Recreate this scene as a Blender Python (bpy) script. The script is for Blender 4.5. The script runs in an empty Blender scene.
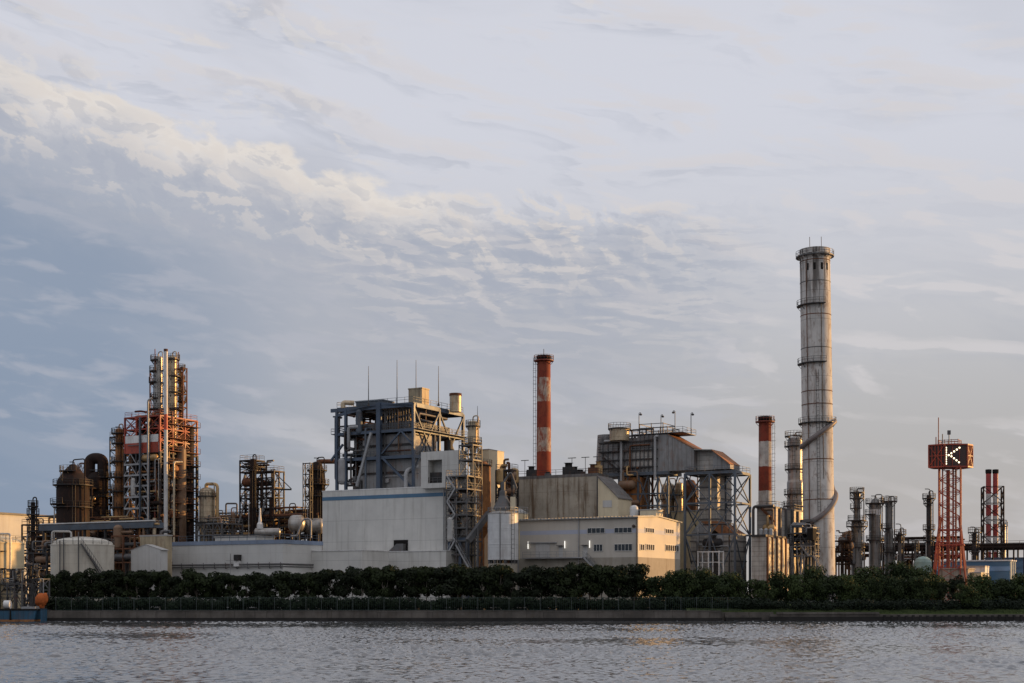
import bpy, math, random
from mathutils import Vector as V
R = math.radians
C = bpy.context.scene.collection
rnd = random.Random(7)
F, HZ, H, GZ = 1400.0, 592.0, 4.8, 2.0      # focal length in px, horizon row, eye height, ground level
TH = R(29)
FD = V((math.cos(TH), -math.sin(TH), 0))    # along the plant's long fronts
RD = V((math.sin(TH), math.cos(TH), 0))     # along the plant's short sides
FN, SN = -RD, FD                            # outward normals of front and side
UP = V((0, 0, 1))
def xat(px, Y): return (px - 512) * Y / F
def zat(py, Y): return H + (HZ - py) * Y / F
def at(px, py, Y): return V((xat(px, Y), Y, zat(py, Y)))
def lin(r, g, b):
    f = lambda c: c / 12.92 if c <= .04045 else ((c + .055) / 1.055) ** 2.4
    return (f(r / 255), f(g / 255), f(b / 255))

# ------------------------------------------------------------------ materials
class NT:
    def __init__(s, tree): s.t = tree; s.n = tree.nodes; s.l = tree.links
    def node(s, typ, **kw):
        n = s.n.new(typ)
        for k, v in kw.items(): setattr(n, k, v)
        return n
    def put(s, sock, v):
        if isinstance(v, bpy.types.NodeSocket): s.l.new(v, sock)
        elif isinstance(v, (tuple, list)) and len(v) == 3 and sock.type == 'RGBA': sock.default_value = (*v, 1)
        else: sock.default_value = v
    def m(s, op, a, b=None, c=None):
        n = s.node('ShaderNodeMath', operation=op)
        s.put(n.inputs[0], a)
        if b is not None: s.put(n.inputs[1], b)
        if c is not None: s.put(n.inputs[2], c)
        return n.outputs[0]
    def vm(s, op, a, b):
        n = s.node('ShaderNodeVectorMath', operation=op); s.put(n.inputs[0], a); s.put(n.inputs[1], b)
        return n.outputs['Value'] if op == 'DOT_PRODUCT' else n.outputs[0]
    def mix(s, f, a, b, mode='MIX'):
        n = s.node('ShaderNodeMix', data_type='RGBA', blend_type=mode)
        s.put(n.inputs[0], f); s.put(n.inputs[6], a); s.put(n.inputs[7], b)
        return n.outputs[2]
    def noise(s, vec, scale=1, detail=4, rough=.55, dist=0):
        n = s.node('ShaderNodeTexNoise'); s.put(n.inputs['Vector'], vec)
        n.inputs['Scale'].default_value = scale; n.inputs['Detail'].default_value = detail
        n.inputs['Roughness'].default_value = rough; n.inputs['Distortion'].default_value = dist
        return n.outputs[0]
    def ss(s, v, a, b, lo=0., hi=1.):
        n = s.node('ShaderNodeMapRange', interpolation_type='SMOOTHSTEP'); s.put(n.inputs[0], v)
        n.inputs[1].default_value = a; n.inputs[2].default_value = b; n.inputs[3].default_value = lo; n.inputs[4].default_value = hi
        return n.outputs[0]
MATS = {}
def mat(name, col, rough=.65, metal=0., var=.25, rust=None, rusta=0., streak=None, streaka=0., lines=None, lined=.55, bands=None, bump=.0, vscale=.25, emit=0, soot=None, rustt=(.5, .66)):
    """weathered surface: value drift, rain streaks, rust spots, panel seams, painted bands."""
    m = bpy.data.materials.new(name); m.use_nodes = True; MATS[name] = m
    t = NT(m.node_tree); bs = t.n['Principled BSDF']
    P = t.node('ShaderNodeTexCoord').outputs['Object']
    c = col
    if bands:                                   # painted bands by height above the object's base
        sp = t.node('ShaderNodeSeparateXYZ'); t.put(sp.inputs[0], P)
        nz = t.m('MULTIPLY_ADD', t.noise(P, 2.0, 3), .5, -.25)
        z = t.m('ADD', sp.outputs[2], nz)
        c = bands[0][1]
        for (zz, cc) in bands[1:]: c = t.mix(t.m('GREATER_THAN', z, zz), c, cc)
    n1 = t.noise(P, vscale, 6, .65)
    dark = t.mix(1., c, (1 - var,) * 3, 'MULTIPLY'); lite = t.mix(1., c, (1 + var * .6,) * 3, 'MULTIPLY')
    c = t.mix(t.ss(n1, .3, .7), dark, lite)
    if streaka:
        n2 = t.noise(t.vm('MULTIPLY', P, (1.1, 1.1, .07)), 1., 5, .6)
        c = t.mix(t.m('MULTIPLY', t.ss(n2, .48, .72), streaka), c, streak or (.08, .06, .045))
    if rusta:
        n3 = t.noise(t.vm('MULTIPLY', P, (1, 1, .45)), .9, 8, .72, .4)
        c = t.mix(t.m('MULTIPLY', t.ss(n3, *rustt), rusta), c, rust or (.16, .06, .025))
    if soot:                                    # soot that ran down from the flue mouth
        sp = t.node('ShaderNodeSeparateXYZ'); t.put(sp.inputs[0], P)
        n4 = t.noise(t.vm('MULTIPLY', P, (1.3, 1.3, .05)), 1., 4, .6)
        c = t.mix(t.m('MULTIPLY', t.m('MULTIPLY', t.ss(n4, .47, .6), t.ss(sp.outputs[2], soot[0], soot[1])), .8), c, (.035, .024, .018))
    for (d, sp_, w) in (lines or []):
        fr = t.m('FRACT', t.m('DIVIDE', t.vm('DOT_PRODUCT', P, tuple(d)), sp_))
        ln = t.m('LESS_THAN', fr, w)
        c = t.mix(t.m('MULTIPLY', ln, lined), c, t.mix(1., c, (.35,) * 3, 'MULTIPLY'))
    t.put(bs.inputs['Base Color'], c)
    t.put(bs.inputs['Roughness'], t.ss(n1, .2, .8, max(rough - .12, .05), min(rough + .12, 1)))
    bs.inputs['Metallic'].default_value = metal
    if rough >= .7: bs.inputs['Specular IOR Level'].default_value = .22
    if emit: bs.inputs['Emission Color'].default_value = (*col, 1); bs.inputs['Emission Strength'].default_value = emit
    if bump:
        b = t.node('ShaderNodeBump'); b.inputs['Strength'].default_value = bump; b.inputs['Distance'].default_value = .1
        t.put(b.inputs['Height'], t.noise(P, 1.5, 6, .6)); t.put(bs.inputs['Normal'], b.outputs[0])
    return m
X_, Y_, Z_ = (1, 0, 0), (0, 1, 0), (0, 0, 1)
RUST = (.2, .075, .03); RDARK = (.06, .028, .018)
mat('steel_dark', (.03, .028, .028), .6, .2, .4, RUST, .35)
mat('steel_grey', (.11, .108, .108), .55, .2, .3, RUST, .25)
mat('steel_light', (.34, .34, .34), .5, .2, .25, RUST, .2)
mat('steel_blue', (.065, .09, .13), .5, .1, .3, (.1, .06, .04), .25)
mat('steel_bluegrey', (.085, .105, .13), .55, .1, .3, (.12, .07, .04), .35)
mat('rust_dark', (.024, .014, .011), .75, 0, .5, (.075, .032, .018), .55)
mat('rust_mid', (.15, .065, .035), .75, 0, .4, (.3, .14, .06), .5, (.03, .02, .015), .5)
mat('rust_bright', (.36, .16, .06), .7, 0, .35, (.12, .05, .025), .6, (.05, .03, .02), .4)
mat('red_oxide', (.26, .055, .03), .6, 0, .35, (.09, .03, .02), .5)
mat('red_lattice', (.37, .058, .028), .55, 0, .3, (.12, .035, .02), .6)
mat('white_paint', (.72, .71, .69), .5, 0, .15, RUST, .25, (.25, .22, .19), .3)
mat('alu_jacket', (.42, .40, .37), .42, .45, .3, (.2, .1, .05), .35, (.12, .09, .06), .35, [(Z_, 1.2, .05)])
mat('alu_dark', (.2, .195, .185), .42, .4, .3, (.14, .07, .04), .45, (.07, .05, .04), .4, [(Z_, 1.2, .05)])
mat('alu_sunwarm', (.5, .40, .27), .42, .4, .3, (.2, .09, .04), .5, (.12, .07, .04), .4, [(Z_, 1.4, .05)])  # copy of the silver jacket, warmed in colour as if by low sun
mat('pipe_silver', (.45, .43, .4), .4, .5, .25, RUST, .2)
mat('pipe_brown', (.2, .12, .07), .6, .1, .35, RUST, .5)
mat('pipe_sungold', (.5, .32, .14), .45, .3, .3, RUST, .4)  # the low sun's gold is put into this pipe colour
mat('tank_cream', (.56, .52, .44), .55, 0, .12, RUST, .12, (.25, .2, .15), .35, [(Z_, 2.0, .02)], .35)
mat('tank_sunlit', (.66, .54, .34), .55, 0, .15, RUST, .12, (.3, .22, .12), .35, [(Z_, 1.8, .02)], .35)  # cream tank paint with golden sunlight mixed into the colour
mat('tank_white', (.64, .64, .63), .5, 0, .15, RUST, .12, (.28, .26, .24), .5, [(Z_, 1.6, .025)], .4)
mat('siding_white', (.60, .585, .545), .6, 0, .09, None, 0, (.36, .34, .3), .5, [(Z_, 4.4, .02), (FD, 5.2, .014)], .4)
mat('siding_pale', (.56, .55, .52), .6, 0, .08, None, 0, (.38, .35, .31), .35, [(Z_, 3.4, .012), (FD, 6.1, .008)], .35)
mat('siding_shed', (.52, .51, .49), .6, 0, .1, None, 0, (.34, .31, .28), .4, [(FD, .9, .08)], .2)
mat('office_wall', (.52, .475, .41), .6, 0, .08, None, 0, (.45, .4, .33), .4, [(FD, 1.2, .03), (RD, 1.2, .03)], .15)
mat('office_base', (.36, .325, .27), .8, 0, .2, None, 0, (.2, .16, .12), .5)
mat('stripe_lilac', (.42, .44, .52), .6, 0, .1)
mat('stripe_blue', (.07, .16, .26), .5, 0, .15)
mat('roof_grey', (.36, .35, .33), .6, .1, .2, RUST, .2)
mat('roof_bluegrey', (.2, .25, .34), .55, 0, .2, None, 0, (.12, .13, .16), .4)
mat('concrete_stained', (.43, .375, .3), .85, 0, .2, (.14, .075, .03), .4, (.12, .065, .03), .85, [(FD, 6.5, .02), (Z_, 6.0, .012)], .5)
mat('concrete_quay', (.135, .12, .105), .9, 0, .4, (.1, .08, .06), .4, (.06, .05, .045), .6, [(X_, 8.0, .012)], .5, bump=.4)
mat('concrete_dark', (.035, .032, .03), .9, 0, .4, (.03, .03, .025), .5, bump=.4)
mat('clad_grey', (.27, .265, .26), .6, .15, .3, RUST, .35, (.1, .075, .055), .6, [(FD, 1.1, .1), (RD, 1.1, .1)], .4)
mat('clad_dark', (.17, .16, .15), .6, .15, .35, RUST, .4, (.05, .035, .03), .6, [(FD, 1.6, .08)], .4)
mat('clad_lined', (.43, .40, .36), .55, .15, .3, RUST, .3, (.12, .09, .06), .5, [(Z_, 1.0, .14), (FD, 3.2, .05)], .5)
mat('clad_tan', (.42, .34, .22), .6, .1, .3, RUST, .35, (.1, .06, .04), .6, [(FD, 1.0, .12), (RD, 1.0, .08)], .5)
mat('cream_block', (.68, .58, .4), .6, 0, .1, RUST, .1, (.4, .3, .2), .3)
mat('rust_roof', (.34, .15, .07), .75, 0, .35, (.14, .06, .03), .6, None, 0, [(RD, .8, .15)], .5)
mat('stack_concrete', (.63, .60, .56), .75, 0, .22, (.17, .09, .05), .55, (.2, .14, .1), .6, [(Z_, 6.2, .018)], .6, vscale=.12, soot=(58, 74))
mat('flat_black', (.015, .013, .012), .9, 0, .3)
mat('glass_dark', (.02, .025, .03), .12, 0, .3)
mat('glass_sunlit', (.05, .04, .03), .12, 0, .3)  # glass for the sun side, warm light put into its colour
mat('frame_white', (.6, .58, .54), .5, 0, .1)
mat('blue_paint', (.018, .085, .15), .5, 0, .3, (.1, .05, .03), .3, (.02, .04, .06), .5, [(X_, .8, .12)], .6)
mat('blue_pale', (.2, .33, .5), .5, 0, .2)
mat('orange_tarp', (.5, .13, .035), .8, 0, .3, (.4, .09, .02), .5, vscale=.8)
mat('pipe_vein', (.2, .17, .16), .6, .1, .3, RUST, .4)
mat('trunk_bark', (.09, .075, .06), .9, 0, .4)
mat('trunk_pale', (.34, .3, .25), .9, 0, .3)
mat('lamp_white', (1., .97, .9), .4, 0, 0, emit=1.0)
mat('bulb', (1., .88, .6), .4, 0, 0, emit=2.4)
mat('sign_panel', (.055, .026, .022), .6, 0, .4, (.1, .03, .02), .4)
mat('earth', (.05, .05, .04), .95, 0, .4)
mat('yard', (.16, .155, .15), .9, 0, .3)
mat('fence_green', (.02, .042, .036), .6, 0, .3)
mat('fence_pale', (.06, .075, .07), .6, 0, .3)
def leafmat(name, a, b):
    m = bpy.data.materials.new(name); m.use_nodes = True; MATS[name] = m
    t = NT(m.node_tree); bs = t.n['Principled BSDF']
    P = t.node('ShaderNodeTexCoord').outputs['Object']
    oi = t.node('ShaderNodeObjectInfo').outputs['Random']
    n = t.m('ADD', t.noise(P, .9, 3), t.m('MULTIPLY_ADD', oi, .3, -.15))
    t.put(bs.inputs['Base Color'], t.mix(t.ss(n, .3, .7), a, b))
    bs.inputs['Roughness'].default_value = .75
    bs.inputs['Specular IOR Level'].default_value = .2
    return m
leafmat('leaf_dark', (.011, .016, .007), (.026, .037, .012))
leafmat('leaf_mid', (.017, .027, .009), (.048, .068, .02))
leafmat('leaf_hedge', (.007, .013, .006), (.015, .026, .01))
leafmat('grass_green', (.035, .055, .018), (.075, .10, .035))

# ------------------------------------------------------------------ mesh builder
class MB:
    def __init__(s): s.v = []; s.f = []; s.sm = []
    def add(s, vs, fs, smooth=False):
        o = len(s.v); s.v += [V(p) for p in vs]
        for q in fs: s.f.append([i + o for i in q]); s.sm.append(smooth)
        return s
    def par(s, p, u, v, w):
        p = V(p); u = V(u); v = V(v); w = V(w)
        if u.cross(v).dot(w) < 0: u, v = v, u
        return s.add([p, p+u, p+u+v, p+v, p+w, p+u+w, p+u+v+w, p+v+w],
              [(3,2,1,0), (4,5,6,7), (0,1,5,4), (1,2,6,5), (2,3,7,6), (3,0,4,7)])
    def box(s, x0, x1, y0, y1, z0, z1): return s.par((x0, y0, z0), (x1-x0, 0, 0), (0, y1-y0, 0), (0, 0, z1-z0))
    def bar(s, p, q, w=.3, h=None):
        p = V(p); q = V(q); d = q - p
        if d.length < 1e-4: return s
        h = h or w
        a = UP.cross(d)
        a = FD.copy() if a.length < 1e-3 * d.length else a.normalized()
        b = d.cross(a).normalized()
        return s.par(p - a*w/2 - b*h/2, a*w, b*h, d)
    def tube(s, pts, r=.2, n=8, caps=True):
        pts = [V(p) for p in pts]
        rs = r if isinstance(r, (list, tuple)) else [r] * len(pts)
        d0 = (pts[1] - pts[0]).normalized()
        a = d0.orthogonal().normalized(); vs = []
        for i, p in enumerate(pts):
            t = (pts[min(i+1, len(pts)-1)] - pts[max(i-1, 0)]).normalized()
            a = (a - t * a.dot(t)).normalized(); b = t.cross(a)
            vs += [p + (a*math.cos(2*math.pi*k/n) + b*math.sin(2*math.pi*k/n)) * rs[i] for k in range(n)]
        fs = [(i*n+k, i*n+(k+1) % n, (i+1)*n+(k+1) % n, (i+1)*n+k) for i in range(len(pts)-1) for k in range(n)]
        s.add(vs, fs, True)
        if caps:
            s.add(vs[:n], [tuple(reversed(range(n)))]); s.add(vs[-n:], [tuple(range(n))])
        return s
    def lathe(s, cx, cy, prof, n=28, smooth=True):
        """prof: (r, z) from the bottom to the top"""
        vs = []
        for r, z in prof: vs += [(cx + r*math.cos(2*math.pi*k/n), cy + r*math.sin(2*math.pi*k/n), z) for k in range(n)]
        for i in range(len(prof)-1):
            s.add(vs[i*n:(i+2)*n], [(k, (k+1) % n, n+(k+1) % n, n+k) for k in range(n)], smooth)
        if prof[0][0] > .01: s.add(vs[:n], [tuple(reversed(range(n)))])
        if prof[-1][0] > .01: s.add(vs[-n:], [tuple(range(n))])
        return s
    def prism(s, poly, ext):
        poly = [V(p) for p in poly]; ext = V(ext); n = len(poly)
        nrm = V((0, 0, 0))
        for i in range(n): nrm += (poly[i]-poly[0]).cross(poly[(i+1) % n]-poly[0])
        if nrm.dot(ext) < 0: poly.reverse()
        return s.add(poly + [p + ext for p in poly],
              [tuple(reversed(range(n))), tuple(range(n, 2*n))] + [(i, (i+1) % n, n+(i+1) % n, n+i) for i in range(n)])
    def rail(s, pts, h=1.1, t=.055, step=2.0, closed=False):
        pts = [V(p) for p in pts]
        if closed: pts = pts + [pts[0]]
        for p, q in zip(pts, pts[1:]):
            L = (q - p).length
            if L < .05: continue
            for hh in (h, h*.55): s.bar(p + UP*hh, q + UP*hh, t)
            k = max(1, round(L / step))
            for i in range(k + 1): a = p.lerp(q, i/k); s.bar(a, a + UP*h, t)
        return s
    def blob(s, c, rx, ry, rz, n=10, m=7, jit=0, rg=rnd):
        c = V(c); vs = [c + V((0, 0, -rz))]
        for j in range(1, m):
            ph = -math.pi/2 + math.pi*j/m
            for k in range(n):
                q = 1 + jit*(rg.random()-.5)
                vs.append(c + V((rx*q*math.cos(ph)*math.cos(2*math.pi*k/n), ry*q*math.cos(ph)*math.sin(2*math.pi*k/n), rz*q*math.sin(ph))))
        vs.append(c + V((0, 0, rz))); e = len(vs) - 1
        fs = [(0, 1+(k+1) % n, 1+k) for k in range(n)] + [(e, e-n+k, e-n+(k+1) % n) for k in range(n)]
        for j in range(m-2):
            o = 1 + j*n
            fs += [(o+k, o+(k+1) % n, o+n+(k+1) % n, o+n+k) for k in range(n)]
        return s.add(vs, fs, True)
    def build(s, name, m, parent=None, org=None):
        me = bpy.data.meshes.new(name)
        if parent is not None: org = parent['_w']; org = V(org)
        elif org is None:
            xs = [p.x for p in s.v]; ys = [p.y for p in s.v]; zs = [p.z for p in s.v]
            org = V(((min(xs)+max(xs))/2, (min(ys)+max(ys))/2, min(zs)))
        me.from_pydata([tuple(p - org) for p in s.v], [], s.f)
        me.polygons.foreach_set('use_smooth', s.sm)
        me.materials.append(MATS[m] if isinstance(m, str) else m); me.update()
        o = bpy.data.objects.new(name, me); C.objects.link(o)
        o['_w'] = list(org)
        if parent is not None: o.parent = parent
        else: o.location = org
        return o
def tag(o, label, cat, group=None, kind=None):
    if label: o['label'] = label
    if cat: o['category'] = cat
    if group: o['group'] = group
    o['kind'] = kind or 'thing'
    return o
def thing(name, label, cat, loc, group=None):
    o = bpy.data.objects.new(name, None); C.objects.link(o); o.empty_display_size = .5
    o.location = loc; o['_w'] = list(loc)
    return tag(o, label, cat, group)
def struct(o): o['kind'] = 'structure'; return o
def arc(pts, rad, seg=4):
    """a pipe run with its corners rounded"""
    pts = [V(p) for p in pts]; out = [pts[0]]
    for a, b, c in zip(pts, pts[1:], pts[2:]):
        d1 = (a-b); d2 = (c-b); r = min(rad, d1.length*.45, d2.length*.45)
        p = b + d1.normalized()*r; q = b + d2.normalized()*r
        for i in range(seg+1):
            t = i/seg; out.append(p*(1-t)**2 + b*2*t*(1-t) + q*t*t)
    return out + [pts[-1]]

class G:
    """a block on the plant's grid: near corner at column pxc and distance Yc, its front running away to column pxl, its side to pxr (or depth metres)"""
    def __init__(s, pxc, Yc, pxl, pxr=None, depth=None):
        s.C = V((xat(pxc, Yc), Yc, 0)); s.Y = Yc
        s.Lf = s.lf(pxl); s.Lr = depth if depth else s.lr(pxr)
    def lf(s, px): t = (px-512)/F; return (s.C.x - t*s.C.y) / (math.cos(TH) + t*math.sin(TH))
    def lr(s, px): t = (px-512)/F; return (t*s.C.y - s.C.x) / (math.sin(TH) - t*math.cos(TH))
    def z(s, py): return zat(py, s.Y)
    def p(s, a, b, z): q = s.C - FD*((1-a)*s.Lf) + RD*(b*s.Lr); q.z = z; return q
    def base(s): return s.p(.5, .5, GZ)
    def fr(s, px, z, out=0): q = s.C - FD*s.lf(px) + FN*out; q.z = z; return q           # point on the front
    def sd(s, px, z, out=0): q = s.C + RD*s.lr(px) + SN*out; q.z = z; return q           # point on the side
    def zf(s, px, py): return zat(py, s.fr(px, 0).y)
    def zs(s, px, py): return zat(py, s.sd(px, 0).y)
    def block(s, mb, a0, a1, b0, b1, z0, z1):
        p = s.p(a0, b0, z0); return mb.par(p, s.p(a1, b0, z0)-p, s.p(a0, b1, z0)-p, UP*(z1-z0))
    def slab(s, mb, face, px0, px1, z0, z1, o0, o1):
        g = s.fr if face == 'f' else s.sd
        p = g(px0, z0, o0); n = (FN if face == 'f' else SN)
        return mb.par(p, g(px1, z0, o0)-p, UP*(z1-z0), n*(o1-o0))

# ------------------------------------------------------------------ plant kit
def ladder(mb, p, h, d=FD, w=.6):
    p = V(p)
    for k in (-1, 1): mb.bar(p + d*w/2*k, p + d*w/2*k + UP*h, .07)
    for i in range(int(h/.9)): mb.bar(p - d*w/2 + UP*(i*.9+.4), p + d*w/2 + UP*(i*.9+.4), .05)
def ring_deck(root, cx, cy, z, r0, r1, m='steel_dark', a0=0, a1=360, brackets=True, rail=1.1, name='platform', rm=None):
    n = max(6, int((a1-a0)/18)); mb = MB(); ro = []
    A = [R(a0 + (a1-a0)*i/n) for i in range(n+1)]
    for i in range(n):
        c0, s0, c1, s1 = math.cos(A[i]), math.sin(A[i]), math.cos(A[i+1]), math.sin(A[i+1])
        vs = [(cx+r*c, cy+r*q, zz) for zz in (z, z+.2) for (r, c, q) in ((r0, c0, s0), (r1, c0, s0), (r1, c1, s1), (r0, c1, s1))]
        mb.add(vs, [(3,2,1,0), (4,5,6,7), (1,2,6,5), (3,0,4,7), (0,1,5,4), (2,3,7,6)])
        if brackets and i % 3 == 0: mb.bar((cx+r1*.97*c0, cy+r1*.97*s0, z+.02), (cx+r0*.99*c0, cy+r0*.99*s0, z-(r1-r0)*1.1), .1)
    d = mb.build(name, m, root)
    if rail:
        rb = MB(); full = a1-a0 >= 359
        pts = [V((cx+(r1-.06)*math.cos(a), cy+(r1-.06)*math.sin(a), z+.2)) for a in (A[:-1] if full else A)]
        rb.rail(pts, rail, .06, 9, closed=full); rb.build('railing', rm or m, d)
    return d
def vessel(name, label, cat, px, Y, prof, m='alu_jacket', plats=(), group=None, pipe=True, lad=True, n=24, head=True, pm='steel_dark', dx=0, ground=True, vent=0):
    """standing vessel; prof (halfwidth px, row) from the top down; plats (row, overhang px, a0, a1)"""
    s = Y/F; cx = xat(px, Y); root = thing(name, label, cat, (cx, Y, GZ), group)
    P = [(w*s, zat(py, Y)) for w, py in reversed(prof)]
    if ground and P[0][1] > GZ + .05: P = [(P[0][0], GZ)] + P
    rt, zt = P[-1]
    MB().lathe(cx, Y, P, n).build('shell', m, root)
    if head and rt > .2:
        MB().lathe(cx, Y, [(rt*1.005, zt-.02)] + [(rt*math.cos(R(a)), zt+rt*.5*math.sin(R(a))) for a in (15, 30, 50, 70)] + [(.02, zt+rt*.5)], n).build('domed_head', m, root)
    def rad(z):
        for (r0, z0), (r1, z1) in zip(P, P[1:]):
            if z0 <= z <= z1 + 1e-6: return r0 + (r1-r0)*(z-z0)/max(z1-z0, 1e-6)
        return rt
    for q in plats:
        py, ov = q[0], q[1]; a0, a1 = (q[2], q[3]) if len(q) > 2 else (0, 360)
        z = zat(py, Y); ring_deck(root, cx, Y, z, rad(z)*.98, rad(z) + ov*s, pm, a0, a1)
    if lad:
        mb = MB(); zs = sorted([GZ+1] + [zat(q[0], Y) for q in plats] + ([zt] if not plats else []))
        for i, (z0, z1) in enumerate(zip(zs, zs[1:])):
            a = R(-70 - 40*(i % 2)); r = max(rad(z0+.1), rad(z1-.1)) + .45
            mb2 = MB(); ladder(mb2, (cx+r*math.cos(a), Y+r*math.sin(a), z0), z1-z0+1, V((math.sin(-a), math.cos(a), 0)))
            mb2.build('ladder', pm, root)
    if pipe:
        for k, a in enumerate((R(-35), R(-150))[:2 if pipe is True else pipe]):
            r = max(p[0] for p in P[1:]) + .35
            x, y = cx + r*math.cos(a), Y + r*math.sin(a); zz = zt + (rt*.5+.9 if k == 0 else -(zt-GZ)*.3)
            pts = [(x, y, GZ+.5), (x, y, zz)] + ([(cx, Y, zz)] + [(cx, Y, zt)] if k == 0 else [(cx, Y, zz)])
            MB().tube(arc(pts, .6), max(.13, .09*rt), 8).build('pipe', 'pipe_silver' if k else m, root)
    if vent:
        x = cx + rt*.4
        MB().tube(arc([(x, Y, zt), (x, Y, zt+vent*s), (x-5*s, Y, zt+vent*s)], .6), .1, 6).build('vent_pipe', pm, root)
    return root
def deck(root, g, a0, a1, b0, b1, z, m='steel_dark', rail=True, th=.14, rm=None):
    mb = MB(); g.block(mb, a0, a1, b0, b1, z-th, z); d = mb.build('deck', m, root)
    if rail:
        rb = MB(); rb.rail([g.p(a0, b0, z), g.p(a1, b0, z), g.p(a1, b1, z), g.p(a0, b1, z)], 1.1, .06, 2.2, closed=True)
        rb.build('railing', rm or m, d)
    return d
def frame(root, g, rows, nf=2, nr=2, m='steel_dark', lw=.4, bw=.28, brace='x', bm=None, decks=True, inner=False, a0=0, a1=1, b0=0, b1=1, z0=GZ, rails=True, bs='fs', dm=None, legs=True):
    """steel frame on the grid: legs, one lattice of beams and braces, decks with railings. rows: levels from the top down (image rows)"""
    zs = sorted([g.z(r) for r in rows]); allz = [z0] + zs
    A = [a0 + (a1-a0)*i/nf for i in range(nf+1)]; B = [b0 + (b1-b0)*j/nr for j in range(nr+1)]
    for i, a in enumerate(A):
        for j, b in enumerate(B):
            if legs and (inner or i in (0, nf) or j in (0, nr)): MB().bar(g.p(a, b, z0), g.p(a, b, zs[-1]+.15), lw).build('leg', m, root)
    mb = MB(); bb = mb if bm is None else MB()
    for z in zs:
        for b in (B if inner else (B[0], B[-1])): mb.bar(g.p(a0, b, z), g.p(a1, b, z), bw*.8, bw)
        for a in (A if inner else (A[0], A[-1])): mb.bar(g.p(a, b0, z), g.p(a, b1, z), bw*.8, bw)
    for k, (za, zb) in enumerate(zip(allz, allz[1:])):
        segs = []
        if 'f' in bs: segs += [((A[i], b0), (A[i+1], b0)) for i in range(nf)] + [((A[i], b1), (A[i+1], b1)) for i in range(nf)]
        if 's' in bs: segs += [((a1, B[j]), (a1, B[j+1])) for j in range(nr)] + [((a0, B[j]), (a0, B[j+1])) for j in range(nr)]
        for i, (p, q) in enumerate(segs):
            t = bw*.62
            if brace == 'x':
                bb.bar(g.p(*p, za), g.p(*q, zb), t); bb.bar(g.p(*q, za), g.p(*p, zb), t)
            elif brace == 'k':
                mp = ((p[0]+q[0])/2, (p[1]+q[1])/2); bb.bar(g.p(*p, za), g.p(*mp, zb), t); bb.bar(g.p(*q, za), g.p(*mp, zb), t)
            elif brace == 'z':
                (bb.bar(g.p(*p, za), g.p(*q, zb), t) if (k+i) % 2 else bb.bar(g.p(*q, za), g.p(*p, zb), t))
            elif brace == 'r' and rnd.random() < .45:
                (bb.bar(g.p(*p, za), g.p(*q, zb), t) if rnd.random() < .5 else bb.bar(g.p(*q, za), g.p(*p, zb), t))
    mb.build('beam_lattice', m, root)
    if bm is not None: bb.build('brace_lattice', bm, root)
    if decks:
        for z in zs: deck(root, g, a0, a1, b0, b1, z+.2, dm or m, rails)
def clutter(root, g, rows, np=8, nd=4, nv=3, seed=1, mats=('pipe_silver', 'pipe_brown', 'rust_mid', 'steel_grey', 'pipe_sungold'), a0=.04, a1=.96, b0=.05, b1=.9, r=(.12, .35)):
    """pipes, drums and small vessels standing on the decks of a frame"""
    q = random.Random(seed); zs = sorted(g.z(x) for x in rows); zs = ([GZ] if zs[0] > GZ+6 else []) + zs
    U = lambda lo, hi: lo + (hi-lo)*q.random()
    for i in range(np):
        a, b = U(a0, a1), U(b0, .5); k = q.randrange(len(zs)); k2 = q.randrange(len(zs))
        z1, z2 = zs[k] + U(.6, 2.4), zs[k2] + U(.6, 2.4)
        if abs(z1-z2) < 1: z2 = z1 + U(2, 5)
        zm = zs[-1] + 2.5; z1, z2 = min(z1, zm), min(z2, zm)
        an, bn = min(max(a + U(-.5, .5), a0), a1), U(b0, b1)
        pts = [g.p(U(a0, a1), b, z1), g.p(a, b, z1), g.p(a, b, z2), g.p(a, bn, z2), g.p(an, bn, z2)]
        MB().tube(arc(pts, .5, 3), U(*r), 7).build('pipe', q.choice(mats), root)
    for i in range(nd):
        a, b = U(a0, a1-.2), U(b0, .5); z = q.choice(zs[:-1] or zs); rr = U(.5, 1.1); L = U(2.5, 5.5)/g.Lf
        c0, c1 = g.p(a, b, z+rr+.5), g.p(min(a+L, a1), b, z+rr+.5); d = (c1-c0).normalized()
        MB().tube([c0-d*.45, c0-d*.3, c0, c1, c1+d*.3, c1+d*.45], [rr*.3, rr*.75, rr, rr, rr*.75, rr*.3], 12).build('drum', q.choice(mats), root)
    for i in range(nv):
        a, b = U(a0, a1), U(b0, b1); z = q.choice(zs[:-1] or zs); rr = U(.5, 1.2); h = U(2.5, 5)
        c = g.p(a, b, z)
        MB().lathe(c.x, c.y, [(rr*.8, z), (rr, z+.4), (rr, z+h), (rr*.7, z+h+.4), (.05, z+h+.6)], 12).build('small_vessel', q.choice(mats), root)
def lattice_tower(root, cx, cy, w0, w1, z0, z1, nseg, lr, m, br=None, rot=TH, legs='leg'):
    co = []
    for k in range(4):
        a = -rot + math.pi/4 + k*math.pi/2
        co.append((math.cos(a)*1.4142, math.sin(a)*1.4142))
    at_ = lambda k, t: V((cx + co[k % 4][0]*(w0+(w1-w0)*t)/2, cy + co[k % 4][1]*(w0+(w1-w0)*t)/2, z0+(z1-z0)*t))
    for k in range(4): MB().bar(at_(k, 0), at_(k, 1), lr).build(legs, m, root)
    mb = MB(); br = br or lr*.55
    for i in range(nseg):
        t0, t1 = i/nseg, (i+1)/nseg
        for k in range(4):
            mb.bar(at_(k, t0), at_(k+1, t1), br); mb.bar(at_(k+1, t0), at_(k, t1), br); mb.bar(at_(k, t1), at_(k+1, t1), br)
    mb.build('cross_lattice', m, root)
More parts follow.
